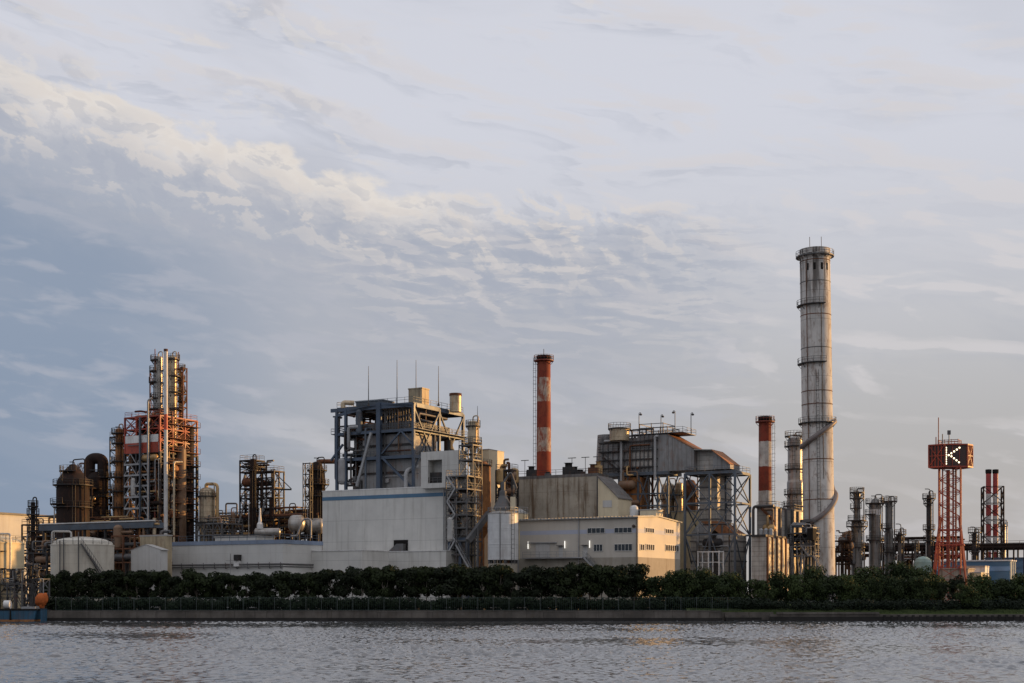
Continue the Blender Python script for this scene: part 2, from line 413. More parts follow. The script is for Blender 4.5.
def stair(mb, p, q, w=RD, wd=.9):
    p = V(p); q = V(q)
    for k in (0, 1):
        o = w*wd*k; mb.bar(p+o, q+o, .12, .3); mb.bar(p+o+UP*1., q+o+UP*1., .06)
        for i in range(4): a = p.lerp(q, i/3)+o; mb.bar(a, a+UP, .05)
    n = max(2, int((q-p).length/.45))
    for i in range(n+1): a = p.lerp(q, i/n); mb.bar(a, a+w*wd, .28, .05)
def window(root, g, face, px0, px1, py0, py1, nm=4, glass='glass_dark', fm='frame_white'):
    zz = g.zf if face == 'f' else g.zs; mid = (px0+px1)/2
    z0, z1 = zz(mid, py1), zz(mid, py0)
    mb = MB(); g.slab(mb, face, px0, px1, z0, z1, .003, .05); w = mb.build('window', glass, root)
    fb = MB(); t = .09
    e = (px1-px0)
    for i in range(nm+1):
        x = px0 + e*i/nm; hw = .16
        g.slab(fb, face, x-hw, x+hw, z0-t, z1+t, .003, .13)
    for zq in (z0-t, z1): 
        for i in range(nm):
            g.slab(fb, face, px0+e*i/nm+.17, px0+e*(i+1)/nm-.17, zq, zq+t, .003, .12)
    fb.build('frame', fm, w)
    return w
# ------------------------------------------------------------------ camera, light, sky
sc = bpy.context.scene
cam = bpy.data.cameras.new('camera'); co = bpy.data.objects.new('camera', cam); C.objects.link(co)
co.location = (0, 0, H); co.rotation_euler = (R(90), 0, 0)
cam.sensor_width = 36; cam.lens = 36*F/1024; cam.shift_y = (HZ - 341.5)/1024; cam.clip_end = 20000
sc.camera = co
SUN_AZ, SUN_EL = 18, 7          # degrees beyond the +X axis, and above the horizon
sv = V((math.cos(R(SUN_EL))*math.cos(R(SUN_AZ)), math.cos(R(SUN_EL))*math.sin(R(SUN_AZ)), math.sin(R(SUN_EL))))
sl = bpy.data.lights.new('sun', 'SUN'); so = bpy.data.objects.new('sun', sl); C.objects.link(so)
sl.energy = 4.7; sl.angle = R(.6); sl.color = (1, .56, .2)
so.rotation_euler = sv.to_track_quat('Z', 'Y').to_euler()
w = bpy.data.worlds.new('World'); sc.world = w; w.use_nodes = True
t = NT(w.node_tree); bg = t.n['Background']
sky = t.node('ShaderNodeTexSky', sky_type='NISHITA'); sky.sun_disc = False
sky.sun_elevation = R(SUN_EL); sky.sun_rotation = R(90-SUN_AZ); sky.dust_density = 2
tc = t.node('ShaderNodeTexCoord').outputs['Generated']
sp = t.node('ShaderNodeSeparateXYZ'); t.put(sp.inputs[0], tc)
x, y, z = sp.outputs
A = t.m('MULTIPLY', t.m('ARCTAN2', x, y), 1400.)
E = t.m('MULTIPLY', t.m('DIVIDE', z, t.m('SQRT', t.m('ADD', t.m('MULTIPLY', x, x), t.m('MULTIPLY', y, y)))), 1400.)
E = t.m('MINIMUM', E, 4000.)
Aw = t.m('PINGPONG', t.m('ADD', A, 9000.), 4398.); Aw = t.m('SUBTRACT', Aw, 204.)   # same as A ahead, seamless behind
def cv(ax, ex, off=0, tilt=0.):
    n = t.node('ShaderNodeCombineXYZ')
    t.put(n.inputs[0], t.m('MULTIPLY_ADD', A, ax, off)); t.put(n.inputs[1], t.m('MULTIPLY', t.m('MULTIPLY_ADD', A, tilt, E), ex)); n.inputs[2].default_value = off
    return n.outputs[0]
def cvo(ax, ex, off, tilt, dx, dy):             # the same field, stepped towards the light
    n = t.node('ShaderNodeCombineXYZ')
    t.put(n.inputs[0], t.m('MULTIPLY_ADD', t.m('ADD', A, dx), ax, off)); t.put(n.inputs[1], t.m('MULTIPLY', t.m('MULTIPLY_ADD', t.m('ADD', A, dx), tilt, t.m('ADD', E, dy)), ex)); n.inputs[2].default_value = off
    return n.outputs[0]
big = t.noise(cv(1/420, 1/150, 3.7, .25), 1, 5, .55, .4)
mid_ = t.noise(cv(1/170, 1/46, 9.1, .14), 1, 5, .52, .35)
midb = t.noise(cvo(1/170, 1/46, 9.1, .14, 16., 7.), 1, 5, .52, .35)
fine = t.noise(cv(1/60, 1/19, 21.3, .1), 1, 4, .52, .3)
puff = t.noise(cv(1/52, 1/36, 33.0, .2), 1, 5, .55, .25)
pufb = t.noise(cvo(1/52, 1/36, 33.0, .2, 7., 6.), 1, 5, .55, .25)
rip = t.noise(cv(1/62, 1/15, 5.5, .04), 1, 5, .55, .5)
ripb = t.noise(cvo(1/62, 1/15, 5.5, .04, 9., 4.), 1, 5, .55, .5)
rel = t.m('SUBTRACT', mid_, midb); relp = t.m('SUBTRACT', puff, pufb); relr = t.m('SUBTRACT', rip, ripb)
def over(col, f, rgb): return t.mix(f, col, lin(*rgb))
mul = lambda *a: a[0] if len(a) == 1 else t.m('MULTIPLY', a[0], mul(*a[1:]))
# clear ground colour: pale above, slate blue low in the west, warm grey in the east
hi = lin(213, 215, 225); lowl = lin(124, 144, 169); lowr = lin(183, 182, 183)
lr_ = t.ss(A, -520, -60)
col = t.mix(t.ss(E, 90, 500), t.mix(lr_, lowl, lowr), hi)
col = over(col, mul(t.ss(E, 250, 20), t.ss(A, -380, 150, 0, 1.)), (182, 178, 177))
col = over(col, mul(t.ss(E, 120, 10), t.ss(A, -150, -420)), (150, 160, 176))
# wide soft drifts
col = over(col, mul(t.ss(big, .5, .68, 0, .5), t.ss(E, 560, 330, .35, 1)), (172, 176, 187))
col = over(col, t.ss(mid_, .5, .72, 0, .5), (205, 204, 210))
col = over(col, mul(t.ss(rel, .012, .07), t.ss(mid_, .42, .58), t.ss(E, 60, 260, .12, .5)), (218, 213, 214))
col = over(col, mul(t.ss(rel, -.012, -.07), t.ss(mid_, .42, .58), t.ss(E, 60, 260, .12, .36), t.ss(A, 420, 40, .35, 1)), (170, 176, 191))
# the long bank that falls from the upper west to the middle
Eb = t.m('ADD', t.m('MULTIPLY_ADD', t.m('MINIMUM', t.m('ADD', A, 512.), 400.), -.27, 512.), t.m('MULTIPLY', t.m('MAXIMUM', t.m('SUBTRACT', A, -112.), 0.), -.03))
d = t.m('ADD', t.m('SUBTRACT', Eb, E), t.m('ADD', t.m('MULTIPLY_ADD', puff, 70., -35.), t.m('MULTIPLY_ADD', fine, 26., -15.)))
west = mul(t.ss(A, 40, -130), t.ss(A, -2600, -1500)); ww = mul(t.ss(A, 300, 60), t.ss(A, -2600, -1500))
col = over(col, mul(t.ss(d, 6, 60), t.ss(d, 330, 150), ww, .75), (173, 177, 188))
col = over(col, mul(t.ss(d, 60, 170), t.ss(A, -150, -420), t.ss(A, -2600, -1500), .85), (138, 153, 175))
col = over(col, mul(t.ss(d, -3, 9), t.ss(d, 64, 8), west, t.ss(big, .3, .55, .5, 1.), .9), (232, 224, 216))
col = over(col, mul(t.ss(relp, .01, .07), t.ss(d, 0, 14), t.ss(d, 130, 40), ww, .62), (224, 216, 210))
col = over(col, mul(t.ss(relp, -.01, -.07), t.ss(d, 0, 14), t.ss(d, 170, 50), ww, .34), (166, 172, 188))
# layered streaks below the bank
col = over(col, mul(t.ss(fine, .5, .68), t.ss(d, 60, 120), t.ss(E, 60, 170), t.ss(A, 420, 100), .42), (186, 187, 197))
# rippled cloud in the middle
band = mul(t.ss(d, 12, 50), t.ss(d, 190, 90), t.ss(A, -260, -40), t.ss(A, 300, 170))
col = over(col, mul(t.ss(relr, .008, .06), t.ss(rip, .42, .56), t.ss(big, .36, .54, .25, 1.), band, .45), (216, 210, 209))
col = over(col, mul(t.ss(relr, -.008, -.06), band, .36), (164, 171, 187))
# torn cream and grey scraps above
up2 = t.ss(E, 380, 450)
col = over(col, mul(t.ss(mid_, .53, .62), t.ss(puff, .46, .56), up2, t.ss(big, .42, .56), t.ss(A, 250, 0), .32), (176, 179, 189))
col = over(col, mul(t.ss(relp, .015, .07), t.ss(mid_, .49, .57), up2, t.ss(big, .4, .54), .45), (224, 219, 216))
skyc = t.vm('MULTIPLY', sky.outputs[0], (.1, .1, .1))
tot = t.mix(.95, skyc, col)
bg.inputs['Strength'].default_value = .1
t.put(bg.inputs['Color'], t.vm('MULTIPLY', tot, (10, 10, 10)))
sc.view_settings.view_transform = 'Standard'; sc.view_settings.look = 'None'; sc.view_settings.exposure = 0; sc.view_settings.gamma = 1
sc.cycles.max_bounces = 5; sc.cycles.diffuse_bounces = 3; sc.cycles.glossy_bounces = 3; sc.cycles.use_denoising = True
sc.cycles.caustics_reflective = False; sc.cycles.caustics_refractive = False

# ------------------------------------------------------------------ water, land, quay
QY = 230.0
m = bpy.data.materials.new('water'); m.use_nodes = True; MATS['water'] = m
t = NT(m.node_tree); bs = t.n['Principled BSDF']
P = t.node('ShaderNodeTexCoord').outputs['Object']
bs.inputs['Base Color'].default_value = (.05, .055, .062, 1); bs.inputs['Roughness'].default_value = .05; bs.inputs['IOR'].default_value = 2.2
n2 = t.noise(t.vm('MULTIPLY', P, (3.6, 2.3, 1)), 1, 4, .6)
b = t.node('ShaderNodeBump'); b.inputs['Strength'].default_value = 1; b.inputs['Distance'].default_value = .03
t.put(b.inputs['Height'], n2); t.put(bs.inputs['Normal'], b.outputs[0])
import numpy as np
def sea(x0, x1, y0, y1, dx):
    """wind waves as real relief, flat at the rim, joined to flat water all round"""
    g_ = np.random.default_rng(4)
    xs = np.arange(x0, x1 + dx/2, dx); ys = [y0]
    while ys[-1] < y1: ys.append(ys[-1] + .17 + (ys[-1]-y0)*.0012)
    ys = np.array(ys); ys[-1] = y1
    Xg, Yg = np.meshgrid(xs, ys); Z = np.zeros_like(Xg); DX = np.zeros_like(Xg); DY = np.zeros_like(Xg)
    for i in range(64):
        lam = .5 * (1.7/.5)**g_.random(); k = 2*np.pi/lam
        th = g_.normal(-1.35, .85); s_ = .033
        ph = k*(np.cos(th)*Xg + np.sin(th)*Yg) + g_.random()*6.28
        am = s_*1.41/k; Z += am*np.sin(ph); DX += am*np.cos(th)*np.cos(ph); DY += am*np.sin(th)*np.cos(ph)
    gust = np.zeros_like(Xg)
    for i in range(10):
        a, b_ = g_.normal(0, .05), g_.normal(0, .10); gust += np.sin(a*Xg + b_*Yg + g_.random()*6.28)
    gf = np.clip(1 + .14*gust, .5, 1.6); Z *= gf; DX *= gf*.8; DY *= gf*.8
    rim = np.minimum.reduce([(Xg-x0)/6, (x1-Xg)/6, (Yg-y0)/4, (y1-Yg)/1.2]); rim = np.clip(rim, 0, 1); Z *= rim; Xg = Xg + DX*rim; Yg = Yg + DY*rim
    ny, nx = Xg.shape
    co_ = np.stack([Xg, Yg, Z], -1).reshape(-1, 3)
    idx = np.arange(ny*nx).reshape(ny, nx)
    q_ = np.stack([idx[:-1, :-1], idx[:-1, 1:], idx[1:, 1:], idx[1:, :-1]], -1).reshape(-1, 4)
    W = 2500; B = [(-W, -600, 0), (W, -600, 0), (W, y0, 0), (-W, y0, 0), (-W, y1, 0), (W, y1, 0)]
    n0 = len(co_); co_ = np.concatenate([co_, np.array(B, float)])
    q_ = np.concatenate([q_, np.array([[n0, n0+1, n0+2, n0+3], [n0+3, idx[0, 0], idx[-1, 0], n0+4], [idx[0, -1], n0+2, n0+5, idx[-1, -1]]])])
    me = bpy.data.meshes.new('water')
    me.vertices.add(len(co_)); me.vertices.foreach_set('co', co_.ravel().astype(np.float32))
    me.loops.add(q_.size); me.loops.foreach_set('vertex_index', q_.ravel().astype(np.int32))
    me.polygons.add(len(q_)); me.polygons.foreach_set('loop_start', np.arange(0, q_.size, 4, dtype=np.int32)); me.polygons.foreach_set('loop_total', np.full(len(q_), 4, np.int32))
    me.update(calc_edges=True); me.validate()
    me.polygons.foreach_set('use_smooth', [True]*len(me.polygons))
    me.materials.append(MATS['water']); o = bpy.data.objects.new('water', me); C.objects.link(o); return struct(o)
sea(-104, 104, 62, QY+1.4, .17)
struct(MB().add([(-9000, QY+2.55, GZ-.5), (9000, QY+2.55, GZ-.5), (9000, 16000, GZ-.5), (-9000, 16000, GZ-.5)], [(0, 1, 2, 3)]).build('ground', 'earth'))
struct(MB().add([(-400, QY+20, GZ-.05), (400, QY+20, GZ-.05), (400, 700, GZ-.05), (-400, 700, GZ-.05)], [(0, 1, 2, 3)]).build('plant_yard', 'yard'))
zt = zat(611.7, QY)
X = lambda px: xat(px, QY)
q = thing('quay_wall', 'long stained concrete quay wall with dark tide line below the fence', 'quay wall', (X(380), QY, 0))
mb = MB()
xs = [X(45) + i*9.1 for i in range(13)]; xs = [x for x in xs if x < X(722)] + [X(722)]
for i, (a, b_) in enumerate(zip(xs, xs[1:])): mb.box(a+.02, b_-.02, QY + (i*37 % 5)*.012, QY+2.6, .55, zt + (i*13 % 3)*.02)
mb.build('wall_face', 'concrete_quay', q)
MB().box(X(45), X(722), QY-.06, QY+1.2, zt+.045, zt+.16).build('coping', 'concrete_quay', q)
MB().box(X(45), X(722), QY-.35, QY+1.2, -.6, .55).build('tidal_footing', 'concrete_dark', q)
q = thing('quay_wall', 'lower weathered quay wall with timber posts where the bank turns grassy', 'quay wall', (X(880), QY, 0))
MB().box(X(771)+.01, X(1300), QY+.5, QY+2.6, .75, zt-.45).build('wall_face', 'concrete_quay', q)
MB().box(X(771)+.01, X(1300), QY+.1, QY+1.7, -.6, .75).build('tidal_footing', 'concrete_dark', q)
MB().box(X(778), X(880), QY+.3, QY+1.7, zt-.44, zt-.1).build('coping', 'concrete_quay', q)
for i in range(34):
    px = 884 + i*7.2
    MB().box(X(px), X(px)+.3, QY-.05, QY+.48, -.4, zt-.55+rnd.uniform(-.1, .1)).build('timber_post', 'concrete_dark', q)
q = thing('landing_steps', 'short concrete landing with dark recess between the two quay walls', 'landing', (X(750), QY, 0))
MB().box(X(723), X(775), QY+1.4, QY+2.4, -.5, zt-.1).build('rear_wall', 'concrete_quay', q)
for k in range(4): MB().box(X(726)+k*.01, X(771-k*9), QY+.0+.35*k, QY+1.39, -.5 if k == 0 else .25+.35*(k-1)+.003, .25+.35*k).build('step', 'concrete_dark' if k < 2 else 'concrete_quay', q)

# ------------------------------------------------------------------ vegetation
def leaves(mb, cs, n, s0, s1, rg, shell=.55):
    tot = sum(c[3] for c in cs)
    for (cx, cy, cz, wgt, rx, ry, rz) in cs:
        for i in range(int(n*wgt/tot)):
            while True:
                d = V((rg.uniform(-1, 1), rg.uniform(-1, 1), rg.uniform(-1, 1)))
                if .05 < d.length < 1: break
            d = d.normalized() * (shell + (1-shell)*rg.random()**.6)
            p = V((cx+d.x*rx, cy+d.y*ry, cz+d.z*rz))
            nn = (d + V((rg.uniform(-1, 1), rg.uniform(-1, 1), rg.uniform(-.4, 1.2)))*.7).normalized()
            a = nn.orthogonal().normalized(); a.rotate(__import__('mathutils').Quaternion(nn, rg.uniform(0, 6.28))); b = nn.cross(a)
            s = rg.uniform(s0, s1)
            mb.add([p-a*s, p-b*s*.55, p+a*s, p+b*s*.55+nn*s*.2], [(0, 1, 2, 3)])
def make_tree(seed, hh, rad, clear, leaf, dens=2600, tr='trunk_bark', lobes=17, leafs=(.16, .34)):
    """tree at the origin: (trunk mesh, crown mesh)"""
    rg = random.Random(seed)
    cs = []
    for i in range(lobes):
        a = rg.uniform(0, 6.28); rr = rad*math.sqrt(rg.random())*.75; zf = rg.random()
        z = clear + (hh-clear)*(.15 + .75*zf); k = 1 - .45*max(0, zf-.4)
        r = rg.uniform(.24, .42)*rad
        cs.append((rr*math.cos(a)*k, rr*math.sin(a)*k, min(z, hh-r*.7), r*r, r*1.15, r*1.15, r*rg.uniform(.65, .95)))
    mb = MB(); leaves(mb, cs, dens, *leafs, rg); crown = mb
    tb = MB()
    top = V((rg.uniform(-.4, .4), rg.uniform(-.4, .4), clear+(hh-clear)*.65))
    tb.tube([(0, 0, -.3), (rg.uniform(-.1, .1), 0, clear*.5), top*.55+V((0, 0, .2)), top], [.17, .13, .1, .04], 7)
    for c in cs[:7]:
        f = rg.uniform(.4, .8); b = V((top.x*f*.55, top.y*f*.55, clear*.5 + (top.z-clear*.5)*f*.7))
        tb.tube([b, V((c[0]*.5, c[1]*.5, (b.z+c[2])/2-.1)), V(c[:3])], [.07, .05, .02], 5)
    return tb, crown, tr, leaf
def tree_proto(name, *a, **k):
    tb, cr, tr, leaf = make_tree(*a, **k)
    root = thing(name, None, 'tree', (0, 0, 0))
    tb.build('trunk', tr, root); cr.build('crown', leaf, root)
    return root
USED = set()
def plant(proto, px, Y, sc_, label, group, z=GZ, sx=1.):
    if proto.name in USED:
        r = proto.copy(); C.objects.link(r)
        for ch in list(proto.children):
            c = ch.copy(); C.objects.link(c); c.parent = r
    else: r = proto; USED.add(proto.name)
    r.location = (xat(px, Y), Y, z); r.rotation_euler = (0, 0, rnd.uniform(0, 6.28)); r.scale = (sc_*sx, sc_*sx, sc_)
    return tag(r, label, 'tree', group)
row = [tree_proto('broadleaf_tree', 100+i, 6.9, 2.8, 1.3+.35*(i%3), 'leaf_dark', 2500, ['trunk_bark', 'trunk_pale'][i % 2]) for i in range(8)]
def belt(px0, px1, Y, step, top, label, group, protos, j=3, zv=.08, sx=1.):
    px = px0; k = rnd.randrange(6)
    while px < px1:
        tp = top(px) if callable(top) else top
        hh = (zat(tp + rnd.uniform(-2, 5) - (3.5 if rnd.random() < .16 else 0), Y) - GZ) / 6.9
        plant(protos[k % len(protos)], px + rnd.uniform(-j, j), Y + rnd.uniform(-1.2, 1.2), hh, label, group, sx=sx*rnd.uniform(.72, 1.05)); k += 1
        px += step
belt(54, 134, 244, 12, 570, 'dark broadleaf tree of the shoreline row, below the round cream tank', 'shore trees below the cream tank', row)
belt(138, 338, 245, 12, 570, 'dark broadleaf tree of the shoreline row, below the long low grey building', 'shore trees below the low grey building', row)
belt(348, 450, 243, 11.5, 566, 'dark broadleaf tree of the shoreline row, below the big white boiler house', 'shore trees below the white boiler house', row, sx=1.05)
belt(458, 522, 243, 11.5, 566, 'dark broadleaf tree of the shoreline row, below the scaffold tower and silo', 'shore trees below the scaffold tower', row)
belt(530, 645, 242, 11.5, 564.5, 'dark broadleaf tree of the shoreline row, below the cream office building', 'shore trees below the office building', row, sx=1.1)
belt(70, 320, 250, 24, 573, 'dark tree of the second row behind the shoreline trees, west of the white boiler house', 'second row of trees west of the boiler house', row)
belt(350, 645, 249, 22, 569, 'dark tree of the second row behind the shoreline trees, from boiler house to office', 'second row of trees from boiler house to office', row)
bush = [tree_proto('bushy_tree', 200+i, 6.9, 4.0, .5, 'leaf_mid', 3800, lobes=24) for i in range(4)]
belt(652, 752, 243, 17, 569.5, 'green bushy tree with foliage to the ground below the duct tower', 'bushy trees below the duct tower', bush, sx=.95)
belt(762, 846, 244, 17, 572, 'dark bushy tree with foliage to the ground below the tall concrete stack', 'bushy trees below the tall stack', bush, sx=.85)
dome = lambda px: 564 + abs(px-890)*.07
belt(856, 935, 248, 19, dome, 'taller rounded tree of the clump below the slender columns', 'rounded tree clump below the slender columns', bush, sx=.95)
belt(850, 930, 241, 22, 574, 'low dark tree along the foot of the rounded tree clump', 'low trees at the foot of the clump', bush, sx=.8)
belt(944, 972, 246, 14, 577, 'dark pointed tree below the red lattice sign tower', 'pointed trees below the sign tower', row, sx=.8)
belt(985, 1075, 245, 17, 574, 'dense dark tree below the two striped flues', 'dense trees below the two flues', bush, sx=.9)
belt(1095, 1330, 246, 21, 566, 'dense dark tree below the two striped flues', 'dense trees below the two flues', bush)
plant(bush[1], 968, 234.5, .62, 'pale grey green rounded bush standing alone before the dark trees on the grassy bank', None, sx=.85)
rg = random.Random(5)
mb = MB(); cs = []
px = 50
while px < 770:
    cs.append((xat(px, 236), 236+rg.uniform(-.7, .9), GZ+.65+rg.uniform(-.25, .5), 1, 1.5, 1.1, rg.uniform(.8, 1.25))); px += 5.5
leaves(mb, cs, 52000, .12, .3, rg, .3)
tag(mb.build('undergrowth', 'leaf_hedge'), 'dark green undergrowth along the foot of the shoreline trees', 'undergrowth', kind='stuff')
mb = MB(); cs = []; px = 745
while px < 1320:
    cs.append((xat(px, 235), 235+rg.uniform(-1.5, 2), GZ+.55+rg.uniform(-.3, .3), 1, 2.1, 1.9, rg.uniform(.8, 1.3))); px += 6
leaves(mb, cs, 30000, .1, .28, rg, .4)
tag(mb.build('bank_shrubbery', 'leaf_hedge'), 'low dense green shrubbery covering the bank above the lower quay', 'shrubbery', kind='stuff')
struct(MB().prism([(X(690), QY+1.9, .2), (X(690), QY+1.9, zt-.25), (X(690), 240, GZ+.9), (X(690), 240, .2)], V((X(1320)-X(690), 0, 0))).build('grass_bank', 'grass_green'))
mb = MB()
for i in range(26000):
    px = rg.uniform(690, 1310); f = rg.random(); y_ = QY+1.9 + f*3; z_ = zt-.25 + f*3*.14; s = rg.uniform(.15, .4)
    x_ = xat(px, y_); l = rg.uniform(-.15, .15)
    mb.add([(x_-.06, y_, z_), (x_+.06, y_, z_), (x_+l, y_+rg.uniform(-.1, .1), z_+s)], [(0, 1, 2)])
tag(mb.build('grass', 'grass_green'), 'rough green grass on the bank above the lower quay', 'grass', kind='stuff')
# fence
FY = 233.0
fn = thing('mesh_fence', 'thin green wire fence with pale posts along the quay edge', 'fence', (xat(400, FY), FY, zt))
fz0, fz1 = zt+.1, zat(597.5, FY)
mb = MB()
for zz in (fz0+.15, fz1-.05): mb.bar((xat(56, FY), FY, zz), (xat(742, FY), FY, zz), .06)
x_ = xat(56, FY)
while x_ < xat(742, FY): mb.bar((x_, FY, fz0), (x_, FY, fz1), .022); x_ += .33
mb.build('wire_lattice', 'fence_green', fn)
x_ = xat(56, FY)
while x_ < xat(742, FY): MB().bar((x_, FY-.08, fz0-.4), (x_, FY-.08, fz1+.1), .065).build('post', 'fence_pale', fn); x_ += 2.6
# ================================================================== west end
g = G(-20, 335, -110, 56)
r = thing('warehouse', 'large flat roofed beige hall behind the round tanks, partly sunlit', 'hall', g.base())
mb = MB(); g.block(mb, 0, 1, 0, 1, GZ, g.z(513)); mb.build('wall', 'siding_pale', r)
mb = MB(); g.block(mb, -.01, 1.01, -.01, 1.01, g.z(513)+.003, g.z(511)); mb.build('roof', 'steel_grey', r)
def tank(px, Y, hw, pyw, pyd, m, label, frame_py=None, stairs=True, group=None):
    s = Y/F; cx = xat(px, Y); rr = hw*s; zw = zat(pyw, Y); zd = zat(pyd, Y)
    r = thing('storage_tank', label, 'tank', (cx, Y, GZ), group)
    MB().lathe(cx, Y, [(rr, GZ), (rr, zw)], 48).build('shell', m, r)
    MB().lathe(cx, Y, [(rr*1.012, zw+.003), (rr*1.012, zw+.2), (rr*.99, zw+.22)] + [(rr*math.cos(a)*.99, zw+.22+(zd-zw)*math.sin(a)) for a in (.35, .7, 1.05, 1.3, 1.5)], 48).build('domed_roof', m, r)
    mb = MB(); pts = [V((cx+rr*math.cos(a), Y+rr*math.sin(a), zw+.22)) for a in [R(k*18) for k in range(20)]]
    mb.rail(pts, 1.1, .06, 9, closed=True); mb.build('railing', 'steel_grey', r)
    if stairs:
        mb = MB(); a0, a1, n = -75, -5, 22
        for i in range(n):
            t0, t1 = i/n, (i+1)/n; A0, A1 = R(a0+(a1-a0)*t0), R(a0+(a1-a0)*t1)
            f = lambda A, t, o: V((cx+(rr+o)*math.cos(A), Y+(rr+o)*math.sin(A), zw+.2-(zw-GZ)*t))
            for o in (.1, .9): mb.bar(f(A0, t0, o), f(A1, t1, o), .1, .25)
            mb.bar(f(A0, t0, .1), f(A0, t0, .9), .3, .06); mb.bar(f(A0, t0, .9)+UP, f(A1, t1, .9)+UP, .06)
            mb.bar(f(A0, t0, .9), f(A0, t0, .9)+UP, .05)
        mb.build('spiral_stair', 'steel_grey', r)
    return r, cx, rr, zw
r, cx, rr, zw = tank(-18, 241, 40, 544, 537, 'tank_sunlit', 'round cream tank glowing in the sun behind dark pipework above the blue barge', stairs=False)
for k, px in enumerate((2, 9, 16)):
    a = -math.acos((xat(px, 241)-cx)/rr); x_, y_ = cx+(rr+.5)*math.cos(a), 241+(rr+.5)*math.sin(a)
    MB().tube(arc([(x_, y_, GZ), (x_, y_, zw+2.2-k*.3), (x_-6, y_+1.5, zw+2.2-k*.3)], .5), .16, 8).build('pipe', ('pipe_silver', 'steel_grey', 'pipe_silver')[k], r)
for px, py in ((4, 552), (12, 552), (4, 569), (12, 569)):
    a = -math.acos((xat(px, 241)-cx)/rr); p = V((cx+(rr+.02)*math.cos(a), 241+(rr+.02)*math.sin(a), zat(py, 241)))
    MB().bar(p-V((.7, 0, 0)), p+V((.7, -.3, 0)), .5, .16).build('bracket', 'steel_dark', r)
r, cx, rr, zw = tank(82.5, 262, 30.5, 546, 538, 'tank_cream', 'round cream tank with domed roof and curved stair behind the shore trees')
for px, z_ in ((74, 1.0), (88, 2.4), (70, .8)):
    a = -math.acos((xat(px, 262)-cx)/rr); x_, y_ = cx+(rr+.3)*math.cos(a), 262+(rr+.3)*math.sin(a)
    MB().tube([(x_, y_, GZ), (x_, y_, zw+z_)], .11, 7).build('pipe', 'steel_grey', r)
x0, x1 = xat(57, 262), xat(76, 262)
MB().tube(arc([(x0, 262-rr*.5, zw+.4), (x0, 262-rr*.5, zw+2.6), (x1, 262-rr*.5, zw+2.6), (x1, 262-rr*.5, zw+.6)], .5), .18, 8).build('pipe', 'pipe_silver', r)

# pipework yard between the tanks
g = G(47, 266, 21, depth=6)
r = thing('pipework', 'dark open frame of pipes between the two round cream tanks', 'pipework', g.base())
frame(r, g, (553, 566, 580), 2, 1, 'steel_dark', .35, .28, 'z', rails=False)
clutter(r, g, (553, 566, 580), 12, 3, 2, 11, ('steel_grey', 'pipe_brown', 'steel_dark', 'steel_grey'))
vessel('slender_column', 'slim dark column with a round head platform rising between the cream tanks', 'column', 33, 282, [(2.2, 503), (2.2, 545), (4, 548), (4, 600)], 'rust_dark', [(507, 3), (515, 4), (532, 3.5), (548, 3)], n=14)
g = G(22, 233.6, 0, depth=2)
r = thing('pipework', 'low jetty frame of grey pipes above the blue barge', 'pipework', g.base())
frame(r, g, (584, 594), 3, 1, 'steel_grey', .22, .18, 'z', rails=True, decks=False)
clutter(r, g, (584, 594), 30, 0, 0, 12, ('steel_grey', 'steel_dark', 'steel_light', 'steel_dark'), r=(.06, .14))
g = G(40, 234.5, 25, depth=2)
r = thing('pipework', 'small grey pipe manifold beside the orange bundle', 'pipework', g.base())
frame(r, g, (579, 590), 2, 1, 'steel_grey', .2, .16, 'x', rails=False, decks=False)
clutter(r, g, (579, 590), 22, 0, 0, 13, ('steel_grey', 'steel_dark'), r=(.05, .12))
# long pipe bridge
g = G(153, 276, 38, depth=3)
r = thing('pipe_bridge', 'long grey covered pipe bridge crossing above the cream tank to the orange steel tower', 'pipe bridge', g.base())
z0 = g.z(527.5)
mb = MB(); g.block(mb, 0, 1, 0, 1, z0, z0+1.1); mb.build('gallery', 'steel_bluegrey', r)
for i in range(6):
    a = .04 + i*.18; mb = MB(); mb.bar(g.p(a, .2, GZ), g.p(a, .2, z0-.003), .4); mb.build('leg', 'steel_dark', r)
for k in range(3): mb = MB(); mb.tube([g.p(0, .2+.3*k, z0+1.35), g.p(1, .2+.3*k, z0+1.35)], .2, 8); mb.build('pipe', ('pipe_silver', 'pipe_brown', 'steel_grey')[k], r)
g = G(158, 274, 112, depth=6)
r = thing('pipe_rack', 'rusty low pipe rack glowing in gaps under the orange steel tower', 'pipe rack', g.base())
frame(r, g, (535, 548, 562), 4, 1, 'rust_mid', .3, .25, 'none', rails=False, decks=False)
clutter(r, g, (535, 548, 562), 16, 3, 2, 14, ('pipe_sungold', 'pipe_brown', 'rust_mid', 'rust_bright', 'steel_grey'))

# dark vessels west of the tower
vessel('coke_drum', 'fat dark rusty drum with sloping crown, at the west end of the plant', 'drum', 73, 300, [(4, 466), (8, 470), (15, 480), (16, 486), (16.5, 600)], 'rust_dark', [(472, 4, 150, 300), (486, 3.5), (505, 6, 150, 260), (508, 3)], n=28, vent=4)
mb = MB(); Y = 334
r = thing('bent_duct', 'black brown duct bent over like an upturned U beside the fat rusty drum', 'duct', (xat(96, Y), Y, GZ))
rr = 5.6*Y/F
MB().tube(arc([at(89.5, 605, Y), at(89.5, 458.5, Y), at(103, 458.5, Y), at(103, 605, Y)], 1.7, 8), rr, 18).build('duct_shell', 'rust_dark', r)
MB().lathe(xat(96.5, Y), Y+.6, [(11*Y/F, GZ), (11*Y/F, zat(478, Y)), (9*Y/F, zat(473.5, Y)), (5*Y/F, zat(471.5, Y)), (.05, zat(471, Y))], 26).build('lower_body', 'rust_dark', r)
for py in (478, 497, 516): ring_deck(r, xat(103, Y), Y, zat(py, Y), rr, rr+.6, 'steel_dark', 180, 420, name='platform')
mb = MB()
